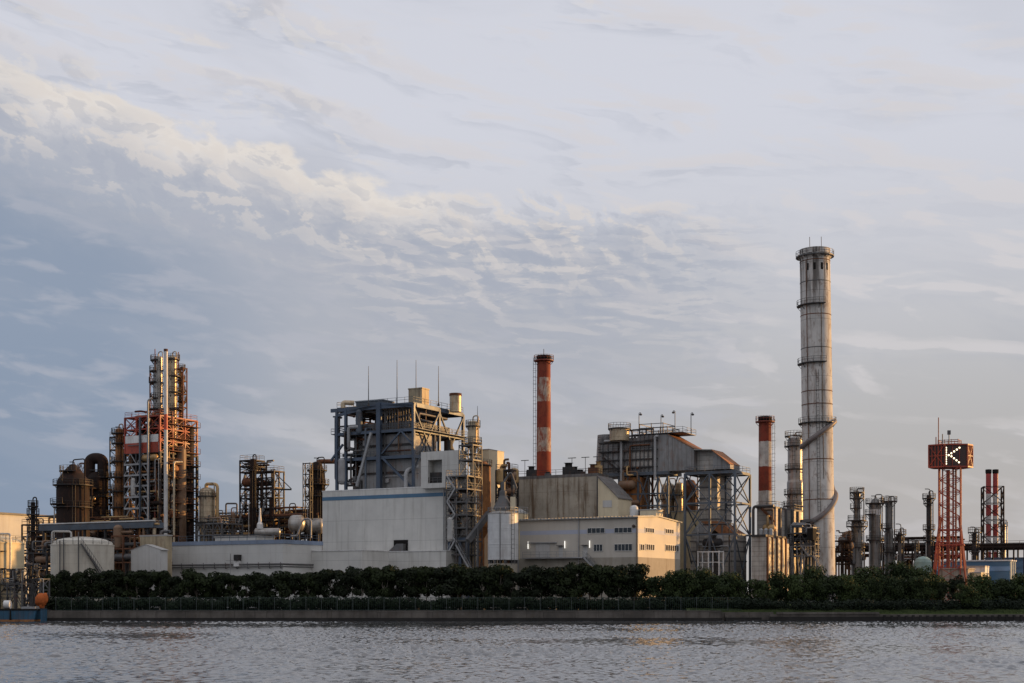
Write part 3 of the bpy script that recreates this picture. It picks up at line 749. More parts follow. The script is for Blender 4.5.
for py in (470, 490, 510, 530):
    mb.bar(at(89.5, py, Y-1.2), at(103, py, Y-1.2), .25)
mb.build('tie_beam', 'steel_dark', r)
r = thing('lattice_mast', 'slim rusty red lattice mast standing before the fat drum', 'mast', at(81, 605, 326))
lattice_tower(r, xat(81, 326), 326, 1.6, 1.1, GZ, zat(464, 326), 12, .12, 'rust_mid', .07)
MB().tube(arc([at(79, 560, 325), at(79, 463, 325), at(85, 463, 325), at(85, 480, 325)], .7), .14, 7).build('pipe', 'rust_mid', r)
g = G(92, 330, 57, depth=7)
r = thing('steel_frame', 'dark rusty steel frame around the foot of the fat drum', 'steel frame', g.base())
frame(r, g, (488, 503, 518, 535), 3, 2, 'rust_dark', .3, .25, 'r')
clutter(r, g, (488, 503, 518, 535), 34, 5, 5, 15, ('rust_dark', 'rust_mid', 'pipe_sungold', 'pipe_brown', 'rust_dark'))
vessel('slender_column', 'tall slim rust streaked column just west of the orange steel tower', 'column', 119, 328, [(3.6, 430), (3.6, 470), (4.6, 474), (4.6, 600)], 'rust_bright', [(434, 4), (444, 4), (462, 4), (478, 4.5), (492, 4.5), (508, 4)], n=16, vent=3)
g = G(130, 334, 110, depth=5)
r = thing('steel_frame', 'narrow dark ladder frame beside the slim rust streaked column', 'steel frame', g.base())
frame(r, g, (436, 449, 462, 476, 490, 505, 520), 1, 1, 'steel_dark', .25, .2, 'z')
clutter(r, g, (462, 476, 490, 505, 520), 9, 2, 2, 16, ('rust_mid', 'pipe_brown', 'rust_bright', 'rust_dark'))

# ------------------------------------------------------------------ the orange and brown steel tower
g = G(160, 320, 125, 197)
r = thing('process_tower', 'tall steel process tower with orange upper frame and a white and orange banded wall', 'process tower', g.base())
PT = r
frame(r, g, (415.5, 428, 440), 3, 3, 'red_lattice', .34, .24, 'x', bm='red_lattice', z0=g.z(452), bs='fs', legs=True)
lowrows = (452, 463, 474, 485, 496, 507.5, 519, 531, 545)
frame(r, g, lowrows, 3, 3, 'steel_dark', .5, .36, 'none', decks=True)
mb = MB(); zs = [g.z(q) for q in lowrows]
for z1, z0 in zip(zs, zs[1:]):
    for a0, a1, am in ((.0, .36, .18), (.36, .72, .54)):
        mb.bar(g.p(a0, -.02, z0), g.p(am, -.02, z1), .17); mb.bar(g.p(a1, -.02, z0), g.p(am, -.02, z1), .17)
    mb.bar(g.p(0, -.02, z0), g.p(.75, -.02, z0), .25, .4)
mb.build('brace_lattice', 'steel_light', r)
mb = MB(); g.block(mb, .02, .8, .3, .34, g.z(545), g.z(452)); mb.build('dark_fill', 'rust_dark', r)  # dark sheets added inside the tower to block the sky
mb = MB(); g.block(mb, .8, .84, .3, .95, g.z(545), g.z(452)); mb.build('dark_fill', 'rust_dark', r)
mb = MB(); g.block(mb, .04, .97, -.025, -.01, g.z(441.5), g.z(434)); mb.build('white_band', 'white_paint', r)
mb = MB(); g.block(mb, .04, .97, -.025, -.01, g.z(452), g.z(441.5)-.003); mb.build('orange_band', 'red_lattice', r)
mb = MB(); g.block(mb, .1, .9, .12, .8, g.z(452), g.z(436)); mb.build('core_fill', 'rust_mid', r)  # added core volume, closes off the sky behind the upper frame
clutter(r, g, lowrows, 40, 2, 6, 27, ('rust_mid', 'rust_bright', 'pipe_sungold', 'steel_light', 'pipe_silver', 'alu_sunwarm'), a0=.62, a1=1.06, b0=-.06, r=(.07, .2))  # bright and golden pipe tones imitate sunlit details
clutter(r, g, lowrows, 20, 0, 0, 28, ('rust_mid', 'rust_bright', 'steel_grey', 'steel_light', 'rust_dark'), b0=-.07, r=(.06, .14))
clutter(r, g, lowrows, 26, 8, 8, 21, ('rust_mid', 'rust_bright', 'pipe_brown', 'pipe_sungold', 'rust_dark', 'pipe_silver', 'red_oxide'), b0=0, r=(.14, .4))
clutter(r, g, (415.5, 428, 440), 18, 3, 5, 22, ('rust_mid', 'pipe_brown', 'pipe_silver', 'rust_dark'), b0=.1)
for k, (a, py0, m_) in enumerate(((.75, 600, 'steel_bluegrey'), (.5, 560, 'steel_bluegrey'))):
    MB().bar(g.p(a, -.06, GZ), g.p(a, -.06, g.z(416)), .38).build('main_post', m_, r)
for py in (423, 437, 450, 463, 476, 489, 502, 517):
    mb = MB(); p0, p1 = g.p(1, .15, g.z(py)), g.p(1, 1, g.z(py))
    mb.par(p0, p1-p0, SN*1.1, UP*.15); d_ = mb.build('side_walkway', 'rust_mid', r)
    mb = MB(); mb.rail([p0+SN*1.05+UP*.15, p1+SN*1.05+UP*.15], 1.1, .07, 1.6); mb.build('railing', 'rust_mid', d_)
def rtube(root, px, py0, py1, Y, hw, m, name='pipe'):
    MB().tube([at(px, py0, Y), at(px, py1, Y)], hw*Y/F, 14).build(name, m, root)
for (a_, b_, hw_, py_, m_) in ((.8, .45, 1.5, 430, 'rust_dark'), (1.0, .55, 1.3, 447, 'pipe_brown'), (.9, .85, 1.4, 424, 'rust_dark'), (.95, .2, .7, 470, 'alu_sunwarm'), (.75, .7, 1.6, 452, 'steel_dark')):
    c = g.p(a_, b_, 0); MB().lathe(c.x, c.y, [(hw_, GZ), (hw_, g.z(py_)), (hw_*.6, g.z(py_)+.8), (.05, g.z(py_)+1)], 16).build('tall_vessel', m_, PT)
clutter(PT, g, (428, 440) + lowrows, 44, 4, 8, 29, ('rust_dark', 'steel_dark', 'rust_mid', 'pipe_brown', 'rust_dark'), a0=.55, a1=1.02, b0=0, b1=1, r=(.1, .3))
r = thing('vent_stack', 'straight white vent pipe with one orange band in front of the twin columns', 'vent stack', at(166, 605, 314))
zz = lambda py: zat(py, 314)-GZ
mat('vent_banded', (.62, .6, .57), .5, 0, .2, RUST, .2, bands=[(0, (.6, .58, .55)), (zz(429.5), (.5, .085, .045)), (zz(414), (.62, .6, .58))])
x_ = xat(165.8, 314)
MB().lathe(x_, 314, [(.44, GZ), (.44, zat(350, 314))], 18).build('shaft', 'vent_banded', r)
mb = MB(); mb.lathe(x_, 314, [(.47, zat(351.5, 314)), (.47, zat(349, 314))], 18); mb.build('rim', 'rust_mid', r)
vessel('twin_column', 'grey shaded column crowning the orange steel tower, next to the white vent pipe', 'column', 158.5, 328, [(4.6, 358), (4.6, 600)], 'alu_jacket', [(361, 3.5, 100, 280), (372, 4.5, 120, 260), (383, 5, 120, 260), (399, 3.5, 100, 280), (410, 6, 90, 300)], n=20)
vessel('twin_column', 'sunlit tan column crowning the orange steel tower, east of the white vent pipe', 'column', 172.5, 326, [(4.4, 358), (4.4, 600)], 'alu_sunwarm', [(360, 3), (377, 3.5, -100, 60), (393, 3.5, -100, 60), (410, 5, -90, 90)], n=20)  # the sunlit twin gets the warmer jacket colour
vessel('slender_column', 'thin rusty riser column at the east flank of the twin columns', 'column', 180.5, 328, [(2, 372), (2, 600)], 'rust_mid', [(370, 3), (381, 3), (392, 3), (402, 4)], n=12)
g2 = G(183, 324, 150, depth=1.3)
r = thing('steel_frame', 'light steel cage of ladders around the tops of the twin columns', 'steel frame', g2.base())
frame(r, g2, (368, 381, 394, 407), 2, 1, 'rust_mid', .22, .18, 'r', z0=g2.z(418), decks=False)
for px, t_ in ((155, 349), (178.5, 352)): MB().tube([at(px, 372, 327), at(px, t_, 327)], .12, 6).build('vent_pipe', 'red_oxide', r)
r = thing('riser_pipe', 'long thin hooked riser pipe on the west edge of the orange tower', 'pipe', at(148, 605, 322))
MB().tube(arc([at(148, 604, 319), at(148, 400, 319), at(152, 398, 319)], .5), .22, 8).build('pipe_run', 'steel_light', r)
r = thing('riser_pipe', 'thick tan riser pipe ending halfway up the orange tower', 'pipe', at(154.5, 605, 312))
MB().tube([at(154.5, 604, 312), at(154.5, 518, 312)], .38, 12).build('pipe_run', 'alu_sunwarm', r)
r = thing('riser_pipe', 'long straight tan riser pipe up the east half of the orange tower', 'pipe', at(174, 605, 312))
MB().tube(arc([at(174, 604, 313), at(174, 462, 313), at(182, 462, 317)], .6), .24, 8).build('pipe_run', 'alu_sunwarm', r)

# drums and racks east of the tower
vessel('reactor_drum', 'stout silver drum with a big bent overhead pipe beside the orange tower', 'drum', 207.5, 319, [(7.6, 491), (8.2, 493), (8.2, 522), (7, 524), (7, 600)], 'alu_sunwarm', [(497, 2.5), (523, 5)], n=28)
r = thing('overhead_pipe', 'fat tan overhead pipe arching from the stout silver drum down to the rack', 'pipe', at(218, 605, 317))
MB().tube(arc([at(206, 489, 319), at(206, 484, 319), at(217.5, 484, 318), at(217.5, 604, 318)], 1.0, 6), .36, 12).build('pipe_run', 'pipe_sungold', r)
g = G(222, 314, 196, depth=7)
r = thing('steel_frame', 'grey support frame under the stout silver drum', 'steel frame', g.base())
frame(r, g, (523.5, 535), 3, 2, 'steel_grey', .32, .28, 'k', dm='steel_light')
clutter(r, g, (523.5, 535), 8, 2, 2, 23, ('steel_grey', 'pipe_silver', 'pipe_brown'), r=(.12, .25))
g = G(318, 322, 205, depth=7)
r = thing('pipe_rack', 'long pipe rack of pipes coloured sunlit gold between the orange tower and the boiler house', 'pipe rack', g.base())
frame(r, g, (516, 526, 534), 9, 1, 'steel_dark', .32, .26, 'none', decks=False)
for i, (b_, py, m_, a1) in enumerate(((.02, 524, 'pipe_sungold', .5), (.2, 524.3, 'pipe_sungold', .48), (.4, 524.5, 'pipe_brown', 1), (.04, 532, 'pipe_sungold', .52), (.3, 532.5, 'pipe_silver', .55), (.03, 514, 'rust_mid', 1), (.25, 513.5, 'pipe_brown', 1), (.5, 514, 'steel_grey', 1), (.75, 513, 'rust_mid', 1))):
    MB().tube([g.p(0, b_, g.z(py)), g.p(a1, b_, g.z(py))], rnd.uniform(.22, .4), 9).build('pipe', m_, r)
for i in range(7):
    a = .06 + i*.13; z_ = g.z(514)+.2
    MB().tube(arc([g.p(a, .3, z_), g.p(a, .3, z_+1.6+.5*(i % 3)), g.p(a+.05, .3, z_+1.6+.5*(i % 3)), g.p(a+.05, .3, z_)], .5), .13, 7).build('expansion_loop', ('steel_grey', 'rust_mid', 'steel_dark')[i % 3], r)
clutter(r, g, (516, 526, 534), 12, 5, 2, 24, ('rust_mid', 'steel_grey', 'pipe_brown', 'pipe_sungold', 'steel_dark'), a0=.1)
r = thing('goose_pipe', 'square arched grey pipe loop above the rack, west of the black deck frame', 'pipe', at(231, 512, 322))
MB().tube(arc([at(226, 516, 322), at(226, 503.5, 322), at(237, 503.5, 322), at(237, 516, 322)], .4), .2, 8).build('pipe_run', 'steel_grey', r)

# black deck frame with a hoist
g = G(274, 328, 240, 284)
r = thing('deck_frame', 'black open multi deck steel frame with a slanting hoist boom', 'deck frame', g.base())
frame(r, g, (471, 487.5, 497.5, 508, 520), 3, 2, 'steel_dark', .38, .32, 'r', rm=None) if False else frame(r, g, (471, 487.5, 497.5, 508, 520), 3, 2, 'steel_dark', .3, .24, 'r')
frame(r, g, (459, 465), 1, 1, 'steel_dark', .3, .25, 'z', z0=g.z(471), a0=0, a1=.42)
clutter(r, g, (471, 487.5, 497.5, 508, 520), 40, 4, 2, 25, ('steel_dark', 'rust_dark', 'rust_dark', 'steel_grey', 'rust_mid'), r=(.08, .24))
p = at(275, 473, 326)
mb = MB(); mb.bar(p, at(291.5, 489, 325), .18); mb.bar(at(270, 489.5, 325), at(291.5, 489.5, 325), .35); mb.bar(p, at(283, 489, 325), .14); mb.build('hoist_boom', 'steel_dark', r)
for (a, b_) in ((.2, -.1), (.8, -.1)):
    mb = MB(); mb.bar(g.p(a-.2, b_, g.z(522)), g.p(a, b_, g.z(498)), .35); mb.build('raking_strut', 'steel_light', r)
vessel('slender_column', 'thick black brown column rising through the black deck frame', 'column', 253, 327, [(2.8, 460), (2.8, 600)], 'rust_dark', [(471, 2.5)], n=14)
vessel('absorber_column', 'dark rusty column with a square ladder cage at the west wall of the boiler house', 'column', 317, 324, [(5, 464), (8, 474), (8.3, 480), (8.3, 600)], 'rust_dark', [(471, 3), (485, 4), (497, 4)], n=24, vent=6)
r = thing('overhead_pipe', 'thick rusty overhead pipe bending from the dark column into the boiler house', 'pipe', at(330, 470, 324))
MB().tube(arc([at(317.5, 470, 324), at(317.5, 461.5, 324), at(342, 461.5, 326)], 1.2, 6), .55, 12).build('pipe_run', 'rust_mid', r)
g2 = G(310, 319, 303, depth=.9)
r = thing('ladder_cage', 'thin steel ladder cage clinging to the dark rusty column', 'ladder cage', g2.base())
frame(r, g2, (463, 474, 486, 500, 512), 1, 1, 'steel_dark', .16, .14, 'z', decks=False)
def hdrum(px0, px1, py, Y, hw, m, name, label, saddle='steel_grey'):
    s = Y/F; rr = hw*s; z = zat(py, Y); r = thing(name, label, 'drum', (xat((px0+px1)/2, Y), Y, GZ))
    x0, x1 = xat(px0, Y)+rr*.5, xat(px1, Y)-rr*.5
    MB().tube([(x0-rr*.5, Y, z), (x0-rr*.42, Y, z), (x0-rr*.22, Y, z), (x0, Y, z), (x1, Y, z), (x1+rr*.22, Y, z), (x1+rr*.42, Y, z), (x1+rr*.5, Y, z)], [.05, rr*.5, rr*.85, rr, rr, rr*.85, rr*.5, .05], 20).build('shell', m, r)
    for f in (.25, .75):
        x = x0+(x1-x0)*f; MB().box(x-.25, x+.25, Y-rr*.7, Y+rr*.7, GZ, z-rr*.75).build('saddle', saddle, r)
    return r
r = hdrum(254, 281, 532, 315, 3.9, 'alu_jacket', 'horizontal_drum', 'lying white and grey drum with a white dome above the low grey building')
MB().lathe(xat(260, 315), 315, [(.75, zat(529, 315)), (.7, zat(524, 315)), (.4, zat(522, 315)), (.22, zat(514, 315)), (.2, zat(508, 315))], 14).build('riser_neck', 'white_paint', r)
r = hdrum(288, 306, 524, 319, 9, 'alu_jacket', 'horizontal_drum', 'big round pale grey drum end beside the boiler house wall')
r = hdrum(304, 325, 526, 321, 8, 'alu_jacket', 'horizontal_drum', 'second grey drum half hidden by pipes next to the boiler house wall', 'steel_dark')
r = thing('goose_pipe', 'looped pale pipe in front of the big grey drum end', 'pipe', at(303, 540, 316))
MB().tube(arc([at(291, 536, 315), at(297, 536, 315), at(303, 519, 315), at(311, 519, 315), at(311, 538, 315)], .9, 5), .2, 8).build('pipe_run', 'steel_light', r)

g = G(325, 334, 200, depth=6)
r = thing('pipework', 'dense dark pipework filling the gap between the orange tower and the boiler house', 'pipework', g.base())
frame(r, g, (512, 520, 530, 541), 8, 1, 'steel_dark', .28, .24, 'r', rails=True)
clutter(r, g, (520, 530, 541), 40, 8, 6, 91, ('steel_dark', 'rust_dark', 'rust_mid', 'steel_grey', 'pipe_brown', 'rust_dark', 'pipe_silver'), r=(.1, .3))
g = G(160, 316, 54, depth=6)
r = thing('pipework', 'dense rusty pipework under the pipe bridge from the cream tank to the orange tower', 'pipework', g.base())
frame(r, g, (526, 537, 548, 560), 7, 1, 'rust_dark', .28, .24, 'r', rails=True)
clutter(r, g, (526, 537, 548, 560), 40, 8, 6, 92, ('steel_dark', 'rust_dark', 'rust_mid', 'rust_dark', 'pipe_brown', 'rust_bright', 'pipe_sungold'), r=(.1, .3))
g = G(57, 306, 22, depth=6)
r = thing('pipework', 'dark tangle of pipework behind the slim dark column at the west end', 'pipework', g.base())
frame(r, g, (524, 536, 550, 565), 3, 1, 'steel_dark', .28, .24, 'r', rails=True)
clutter(r, g, (524, 536, 550, 565), 22, 4, 4, 93, ('steel_dark', 'rust_dark', 'rust_mid', 'steel_grey', 'pipe_sungold'), r=(.1, .28))
# low buildings behind the trees
g = G(160.5, 262, 131, 167.5)
r = thing('gabled_shed', 'small grey gabled shed behind the shore trees beside the cream tank', 'shed', g.base())
z0 = g.z(550); zr = z0+1.0
mb = MB(); mb.prism([g.p(0, 0, GZ), g.p(1, 0, GZ), g.p(1, 0, z0), g.p(.5, 0, zr), g.p(0, 0, z0)], RD*g.Lr); mb.build('wall', 'siding_shed', r)
mb = MB()
for a0, za, a1, zb in ((-.04, z0-.05, .5, zr+.03), (1.04, z0-.05, .5, zr+.03)):
    p = g.p(a0, -.03, za); q_ = g.p(a1, -.03, zb); mb.par(p, q_-p, RD*g.Lr*1.06, UP*.12)
mb.build('roof', 'roof_grey', r)
g = G(283, 264, 166, 322)
r = thing('low_building', 'long low pale grey building with blue grey roof edge behind the shore trees', 'building', g.base())
zt_ = g.z(543.5)
mb = MB(); g.block(mb, 0, 1, 0, 1, GZ, zt_); mb.build('wall', 'siding_pale', r)
mb = MB(); g.block(mb, -.006, 1.006, -.012, 1.012, zt_+.003, zt_+.75); mb.build('roof', 'roof_bluegrey', r)
mb = MB(); mb.rail([g.p(.1, .03, zt_+.75), g.p(.99, .03, zt_+.75), g.p(.99, .97, zt_+.75)], 1.1, .07, 2.2); mb.build('roof_railing', 'steel_bluegrey', r)
for zz_, t_ in ((g.z(564), .16), (g.z(566.5), .1)):
    mb = MB(); mb.tube([g.fr(167, zz_, .45), g.fr(283, zz_, .45), g.sd(318, zz_, .45)], t_, 7); mb.build('wall_pipe', 'steel_grey', r)
mb = MB()
for px in range(172, 283, 11): mb.bar(g.fr(px, g.z(568), .02), g.fr(px, g.z(568), .5), .12); mb.bar(g.fr(px, g.z(568), .45), g.fr(px, g.z(562), .45), .1)
mb.build('pipe_bracket', 'steel_grey', r)
zz_ = g.z(562)
mb = MB(); g.slab(mb, 'f', 237, 241.5, g.z(560), g.z(554), .004, 1.0); mb.build('vent_box', 'steel_dark', r)
mb = MB(); g.slab(mb, 'f', 236, 241, g.z(566), g.z(560)-.003, .004, .7); mb.build('switch_box', 'white_paint', r)
mb = MB(); mb.bar(g.fr(233.5, GZ, .9), g.fr(233.5, g.z(553), .9), .1); mb.bar(g.fr(229, g.z(560), .9), g.fr(236, g.z(560), .9), .08); mb.build('pole', 'steel_light', r)
mb = MB(); g.slab(mb, 'f', 176, 206, zt_+.76, zt_+.85, -7, -2); mb.build('roof_mat', 'steel_dark', r)
g2 = G(166, 268, 140, 172)
r = thing('low_building', 'flat tan plant room between the gabled shed and the orange tower', 'building', g2.base())
mb = MB(); g2.block(mb, 0, 1, 0, 1, GZ, g2.z(536)); mb.build('wall', 'clad_tan', r)
mb = MB(); g2.block(mb, -.02, 1.02, -.03, 1.03, g2.z(536)+.003, g2.z(534.5)); mb.build('roof', 'roof_grey', r)
g2 = G(256, 290, 215, depth=6)
r = thing('low_building', 'low white flat roofed pump house under the golden pipes', 'building', g2.base())
mb = MB(); g2.block(mb, 0, 1, 0, 1, GZ, g2.z(536.5)); mb.build('wall', 'siding_pale', r)
mb = MB(); g2.block(mb, -.02, 1.02, -.03, 1.03, g2.z(536.5)+.003, g2.z(535.5)); mb.build('roof', 'roof_grey', r)

# ------------------------------------------------------------------ the white boiler house and its steel crown
g = G(446.5, 280, 322.5, depth=12)
r = thing('boiler_house', 'huge plain white boiler house with a dark blue stripe under its roof edge', 'boiler house', g.base())
mb = MB(); g.block(mb, 0, 1, 0, 1, GZ, g.z(486.5)); mb.build('wall', 'siding_white', r)
mb = MB(); g.block(mb, -.004, 1.004, -.006, 1.006, g.z(486.5)+.003, g.z(485.5)); mb.build('roof_edge', 'white_paint', r)
mb = MB(); g.slab(mb, 'f', 322.5, 446.5, g.z(496), g.z(492.3), .004, .06); mb.build('blue_stripe', 'stripe_blue', r)
mb = MB(); g.slab(mb, 'f', 394, 408, g.z(551.5), g.z(539), .004, .12); o_ = mb.build('opening', 'flat_black', r)  # black sheet stands for the shade inside the opening
mb = MB(); mb.prism([g.fr(392, g.z(550.5), .13), g.fr(406.5, g.z(550.5), .13), g.fr(406.5, g.z(543), .13), g.fr(400, g.z(543), .13)], FN*1.2); mb.build('chute', 'steel_grey', o_)
mb = MB(); mb.tube(arc([g.fr(444.5, GZ, .3), g.fr(444.5, g.z(488), .3)], .3), .12, 7); mb.build('downpipe', 'steel_light', r)
g3 = G(446, 272, 348, depth=8)
r = thing('annex', 'low plain white annex along the foot of the white boiler house', 'annex', g3.base())
mb = MB(); g3.block(mb, 0, 1, 0, 1, GZ, g3.z(551)); mb.build('wall', 'siding_white', r)
mb = MB(); g3.block(mb, -.004, 1.004, -.015, 1.015, g3.z(551)+.003, g3.z(550.3)); mb.build('roof_edge', 'white_paint', r)
g3 = G(362, 266, 292, depth=9)
r = thing('annex', 'low pale annex standing forward at the corner between the boiler house and long low building', 'annex', g3.base())
mb = MB(); g3.block(mb, 0, 1, 0, 1, GZ, g3.z(550.5)); mb.build('wall', 'siding_white', r)
mb = MB(); g3.block(mb, -.006, 1.006, -.015, 1.015, g3.z(550.5)+.003, g3.z(549.6)); mb.build('roof_edge', 'white_paint', r)

g = G(413.5, 287, 337, 463)
zr0 = zat(491, 287)
r = thing('boiler_steelwork', 'blue steel frame crowning the white boiler house, full of ducts and cross bracing', 'steelwork', g.p(.5, .5, zr0))
FR = (404, 431, 456.5)
cols = [(0, 0), (.12, 0), (.56, 0), (1, 0), (1, .5), (1, 1), (0, 1), (.5, 1), (0, .5)]
for i, (a, b_) in enumerate(cols):
    zt2 = g.z(400 if a == .56 else 404)
    MB().bar(g.p(a, b_, zr0-1), g.p(a, b_, zt2), 0.95 if a == .56 else .55).build('column', 'steel_blue', r)
mb = MB()
for py, wd in ((404.5, .75), (429.5, .55), (456, .65)):
    z = g.z(py)
    mb.bar(g.p(-.08 if py < 410 else -.02, 0, z), g.p(1, 0, z), .4, wd); mb.bar(g.p(1, 0, z), g.p(1, 1, z), .4, wd); mb.bar(g.p(0, 1, z), g.p(1, 1, z), .5, wd); mb.bar(g.p(0, 0, z), g.p(0, 1, z), .5, wd)
mb.bar(g.p(0, 0, g.z(410)), g.p(.56, 0, g.z(402)), .4, .6); mb.bar(g.p(.56, 0, g.z(401)), g.p(1, .0, g.z(406)), .4, .6)
mb.build('beam_lattice', 'steel_blue', r)
mb = MB()
mb.bar(g.p(.62, -.01, g.z(457)), g.p(1, -.01, g.z(489)), .42); mb.bar(g.p(.6, -.01, g.z(452)), g.p(.85, -.01, g.z(430)), .3)
mb.bar(g.p(.85, -.01, g.z(430)), g.p(1, -.01, g.z(445)), .35)
mb.bar(g.p(-.08, 0, g.z(456)), g.p(.08, 0, g.z(440)), .4)
mb.build('front_brace', 'steel_blue', r)
mb = MB()
for b0, b1 in ((0, .5), (.5, 1)):
    mb.bar(g.p(1.005, b0, g.z(470)), g.p(1.005, b1, g.z(407)), .3); mb.bar(g.p(1.005, b1, g.z(470)), g.p(1.005, b0, g.z(407)), .3)
mb.build('side_brace', 'steel_bluegrey', r)
mb = MB()
mb.bar(g.p(.28, -.02, g.z(484)), g.p(.47, -.02, g.z(430)), .5); mb.build('chute_pipe', 'steel_light', r)
for z_, rr_ in ((430, True), (456.5, True), (404, True)): deck(r, g, 0, 1, 0, 1, g.z(z_)+.45, 'steel_bluegrey', rr_)
deck(r, g, -.08, .02, 0, .8, g.z(430)+.3, 'steel_bluegrey'); deck(r, g, 1.0, 1.06, 0, 1, g.z(428), 'steel_bluegrey')
r2 = r
r = thing('furnace_block', 'grey metal clad furnace block inside the blue steel frame', 'furnace', g.p(.5, .5, zr0))
mb = MB(); g.block(mb, .3, .97, .06, .5, zr0-.5, g.z(432)); mb.build('casing', 'clad_grey', r)
mb = MB(); g.block(mb, .12, .6, .15, .85, g.z(454), g.z(433)); mb.build('upper_casing', 'clad_grey', r)
for py in (444, 458, 472):
    mb = MB(); g.block(mb, .295, .975, .045, .06-.001, g.z(py), g.z(py)+.4); mb.build('buckstay', 'steel_dark', r)
mb = MB(); g.block(mb, .62, .66, .03, .055, g.z(481), g.z(477)); mb.build('hatch', 'steel_light', r)
mb = MB(); g.block(mb, .1, .92, .1, .85, g.z(429), g.z(419)); mb.build('drum_casing', 'clad_dark', r)
mb = MB(); g.block(mb, .03, .3, .25, .7, zr0-.3, g.z(464)); mb.build('fan_casing', 'clad_dark', r2)
clutter(r2, g, (484, 470, 456.5, 443, 430, 415), 26, 2, 4, 33, ('steel_grey', 'steel_dark', 'rust_mid', 'steel_light', 'steel_bluegrey'), a0=-.08, a1=.34, b0=-.03, r=(.09, .3))
clutter(r2, g, (484, 456.5, 430, 415), 16, 0, 0, 34, ('steel_grey', 'steel_dark', 'pipe_brown', 'steel_light'), a0=.3, a1=1.02, b0=-.04, r=(.07, .16))
clutter(r2, g, (480, 456.5, 430), 18, 4, 4, 31, ('steel_grey', 'steel_light', 'steel_dark', 'rust_mid', 'steel_bluegrey'), a0=0, a1=.5, b0=-.03, r=(.15, .4))
clutter(r2, g, (456.5, 430, 418), 14, 3, 3, 32, ('steel_grey', 'steel_dark', 'rust_mid', 'pipe_brown', 'pipe_sungold'), a0=.3, a1=1, b0=.02, r=(.12, .3))
for i in range(9): MB().tube([g.p(.62+i*.035, .06, g.z(428)), g.p(.62+i*.035, .06, g.z(407))], .14, 6).build('hanger_tube', 'steel_grey', r2)
mb = MB(); mb.tube(arc([g.p(.93, -.04, zr0-.3), g.p(.93, -.04, g.z(470)), g.p(.99, .1, g.z(466))], 1.2, 5), .42, 10); mb.build('pipe', 'steel_light', r2)
# roof plant
g4 = G(428, 290, 408.5, 436)
def roofbox(name, label, cat, g4, py0, py1, m, rootz=None, capm=None):
    r = thing(name, label, cat, g4.p(.5, .5, g4.z(py1)))
    mb = MB(); g4.block(mb, 0, 1, 0, 1, g4.z(py1), g4.z(py0)); mb.build('casing', m, r)
    mb = MB(); g4.block(mb, -.03, 1.03, -.03, 1.03, g4.z(py0)+.003, g4.z(py0)+.25); mb.build('cap', capm or m, r)
    return r
g4 = G(422, 290, 408.5, 429)
r = roofbox('roof_hood', 'boxy tan louvred hood on the roof of the blue steel frame', 'hood', g4, 388.5, 404, 'clad_tan')
vessel_r = thing('stub_stack', 'short tan exhaust stub on the corner of the blue steel frame', 'stub stack', at(455.5, 410, 298))
x_ = xat(455.5, 298)
MB().lathe(x_, 298, [(1.25, zat(412, 298)), (1.25, zat(394, 298))], 20).build('shaft', 'alu_sunwarm', vessel_r)
MB().lathe(x_, 298, [(1.33, zat(396, 298)), (1.33, zat(393.5, 298)), (1.0, zat(393.4, 298))], 20).build('rim', 'rust_mid', vessel_r)
for k, (px, py, wh) in enumerate(((368.5, 366, 'west end'), (397, 360, 'middle, west of the tan hood'), (416, 360, 'middle, behind the tan hood'), (438.5, 366, 'east side'))):
    r = thing('lightning_rod', ['lightning rod nearest the west end of the blue steel frame roof', 'lightning rod on the blue frame roof just west of the tan hood', 'lightning rod rising behind the boxy tan roof hood', 'lightning rod on the blue frame roof between tan hood and stub'][k], 'lightning rod', at(px, 405, 289+3*(k == 2)), 'lightning rods on the boiler roof')
    Yk = 289+3*(k == 2)
    MB().tube([at(px, 406, Yk), at(px, (py+406)/2, Yk), at(px, py, Yk)], [.11, .08, .045], 6).build('rod', 'steel_grey', r)
    MB().lathe(xat(px, Yk), Yk, [(.3, zat(406, Yk)), (.15, zat(403, Yk))], 8).build('socket', 'steel_dark', r)
r = thing('vent_hood', 'low curled vent duct on the west edge of the blue frame roof', 'vent', at(345, 405, 292))
MB().tube(arc([at(343, 408, 291), at(343, 402.5, 291), at(354, 403, 291)], .8, 5), .5, 10).build('duct', 'alu_sunwarm', r)
g4 = G(383, 292, 356, depth=4)
r = roofbox('roof_unit', 'long low blue grey unit on the blue steel frame roof', 'roof unit', g4, 400.5, 404, 'steel_bluegrey')
# white block with the dark bay
g5 = G(458.5, 277, 421, depth=3)
r = thing('white_block', 'white annex block with a deep dark bay on the boiler house roof corner', 'annex block', g5.p(.5, .5, g5.z(487)))
zb0, zb1, zt2 = g5.z(600), g5.z(482), g5.z(450)
f0 = 1-g5.lf(428)/g5.Lf; f1 = 1-g5.lf(442)/g5.Lf; zh = g5.z(458.5); z4 = g5.z(487)
mb = MB()
g5.block(mb, 0, f0, 0, 1, z4, zt2); g5.block(mb, f1, 1, 0, 1, z4, zt2); g5.block(mb, f0, f1, 0, 1, zh, zt2); g5.block(mb, f0, f1, 0, 1, z4, zb1)
g5.block(mb, f0, f1, .8, 1, zb1, zh)
mb.build('wall', 'siding_white', r)
mb = MB(); g5.block(mb, f0, f1, .25, .79, zb1+.01, zb1+2.2); mb.build('machinery', 'steel_dark', r)
mb = MB(); mb.rail([g5.p(f0, .03, zb1), g5.p(f1, .03, zb1)], 1.1, .08, 1); mb.build('railing', 'steel_grey', r)
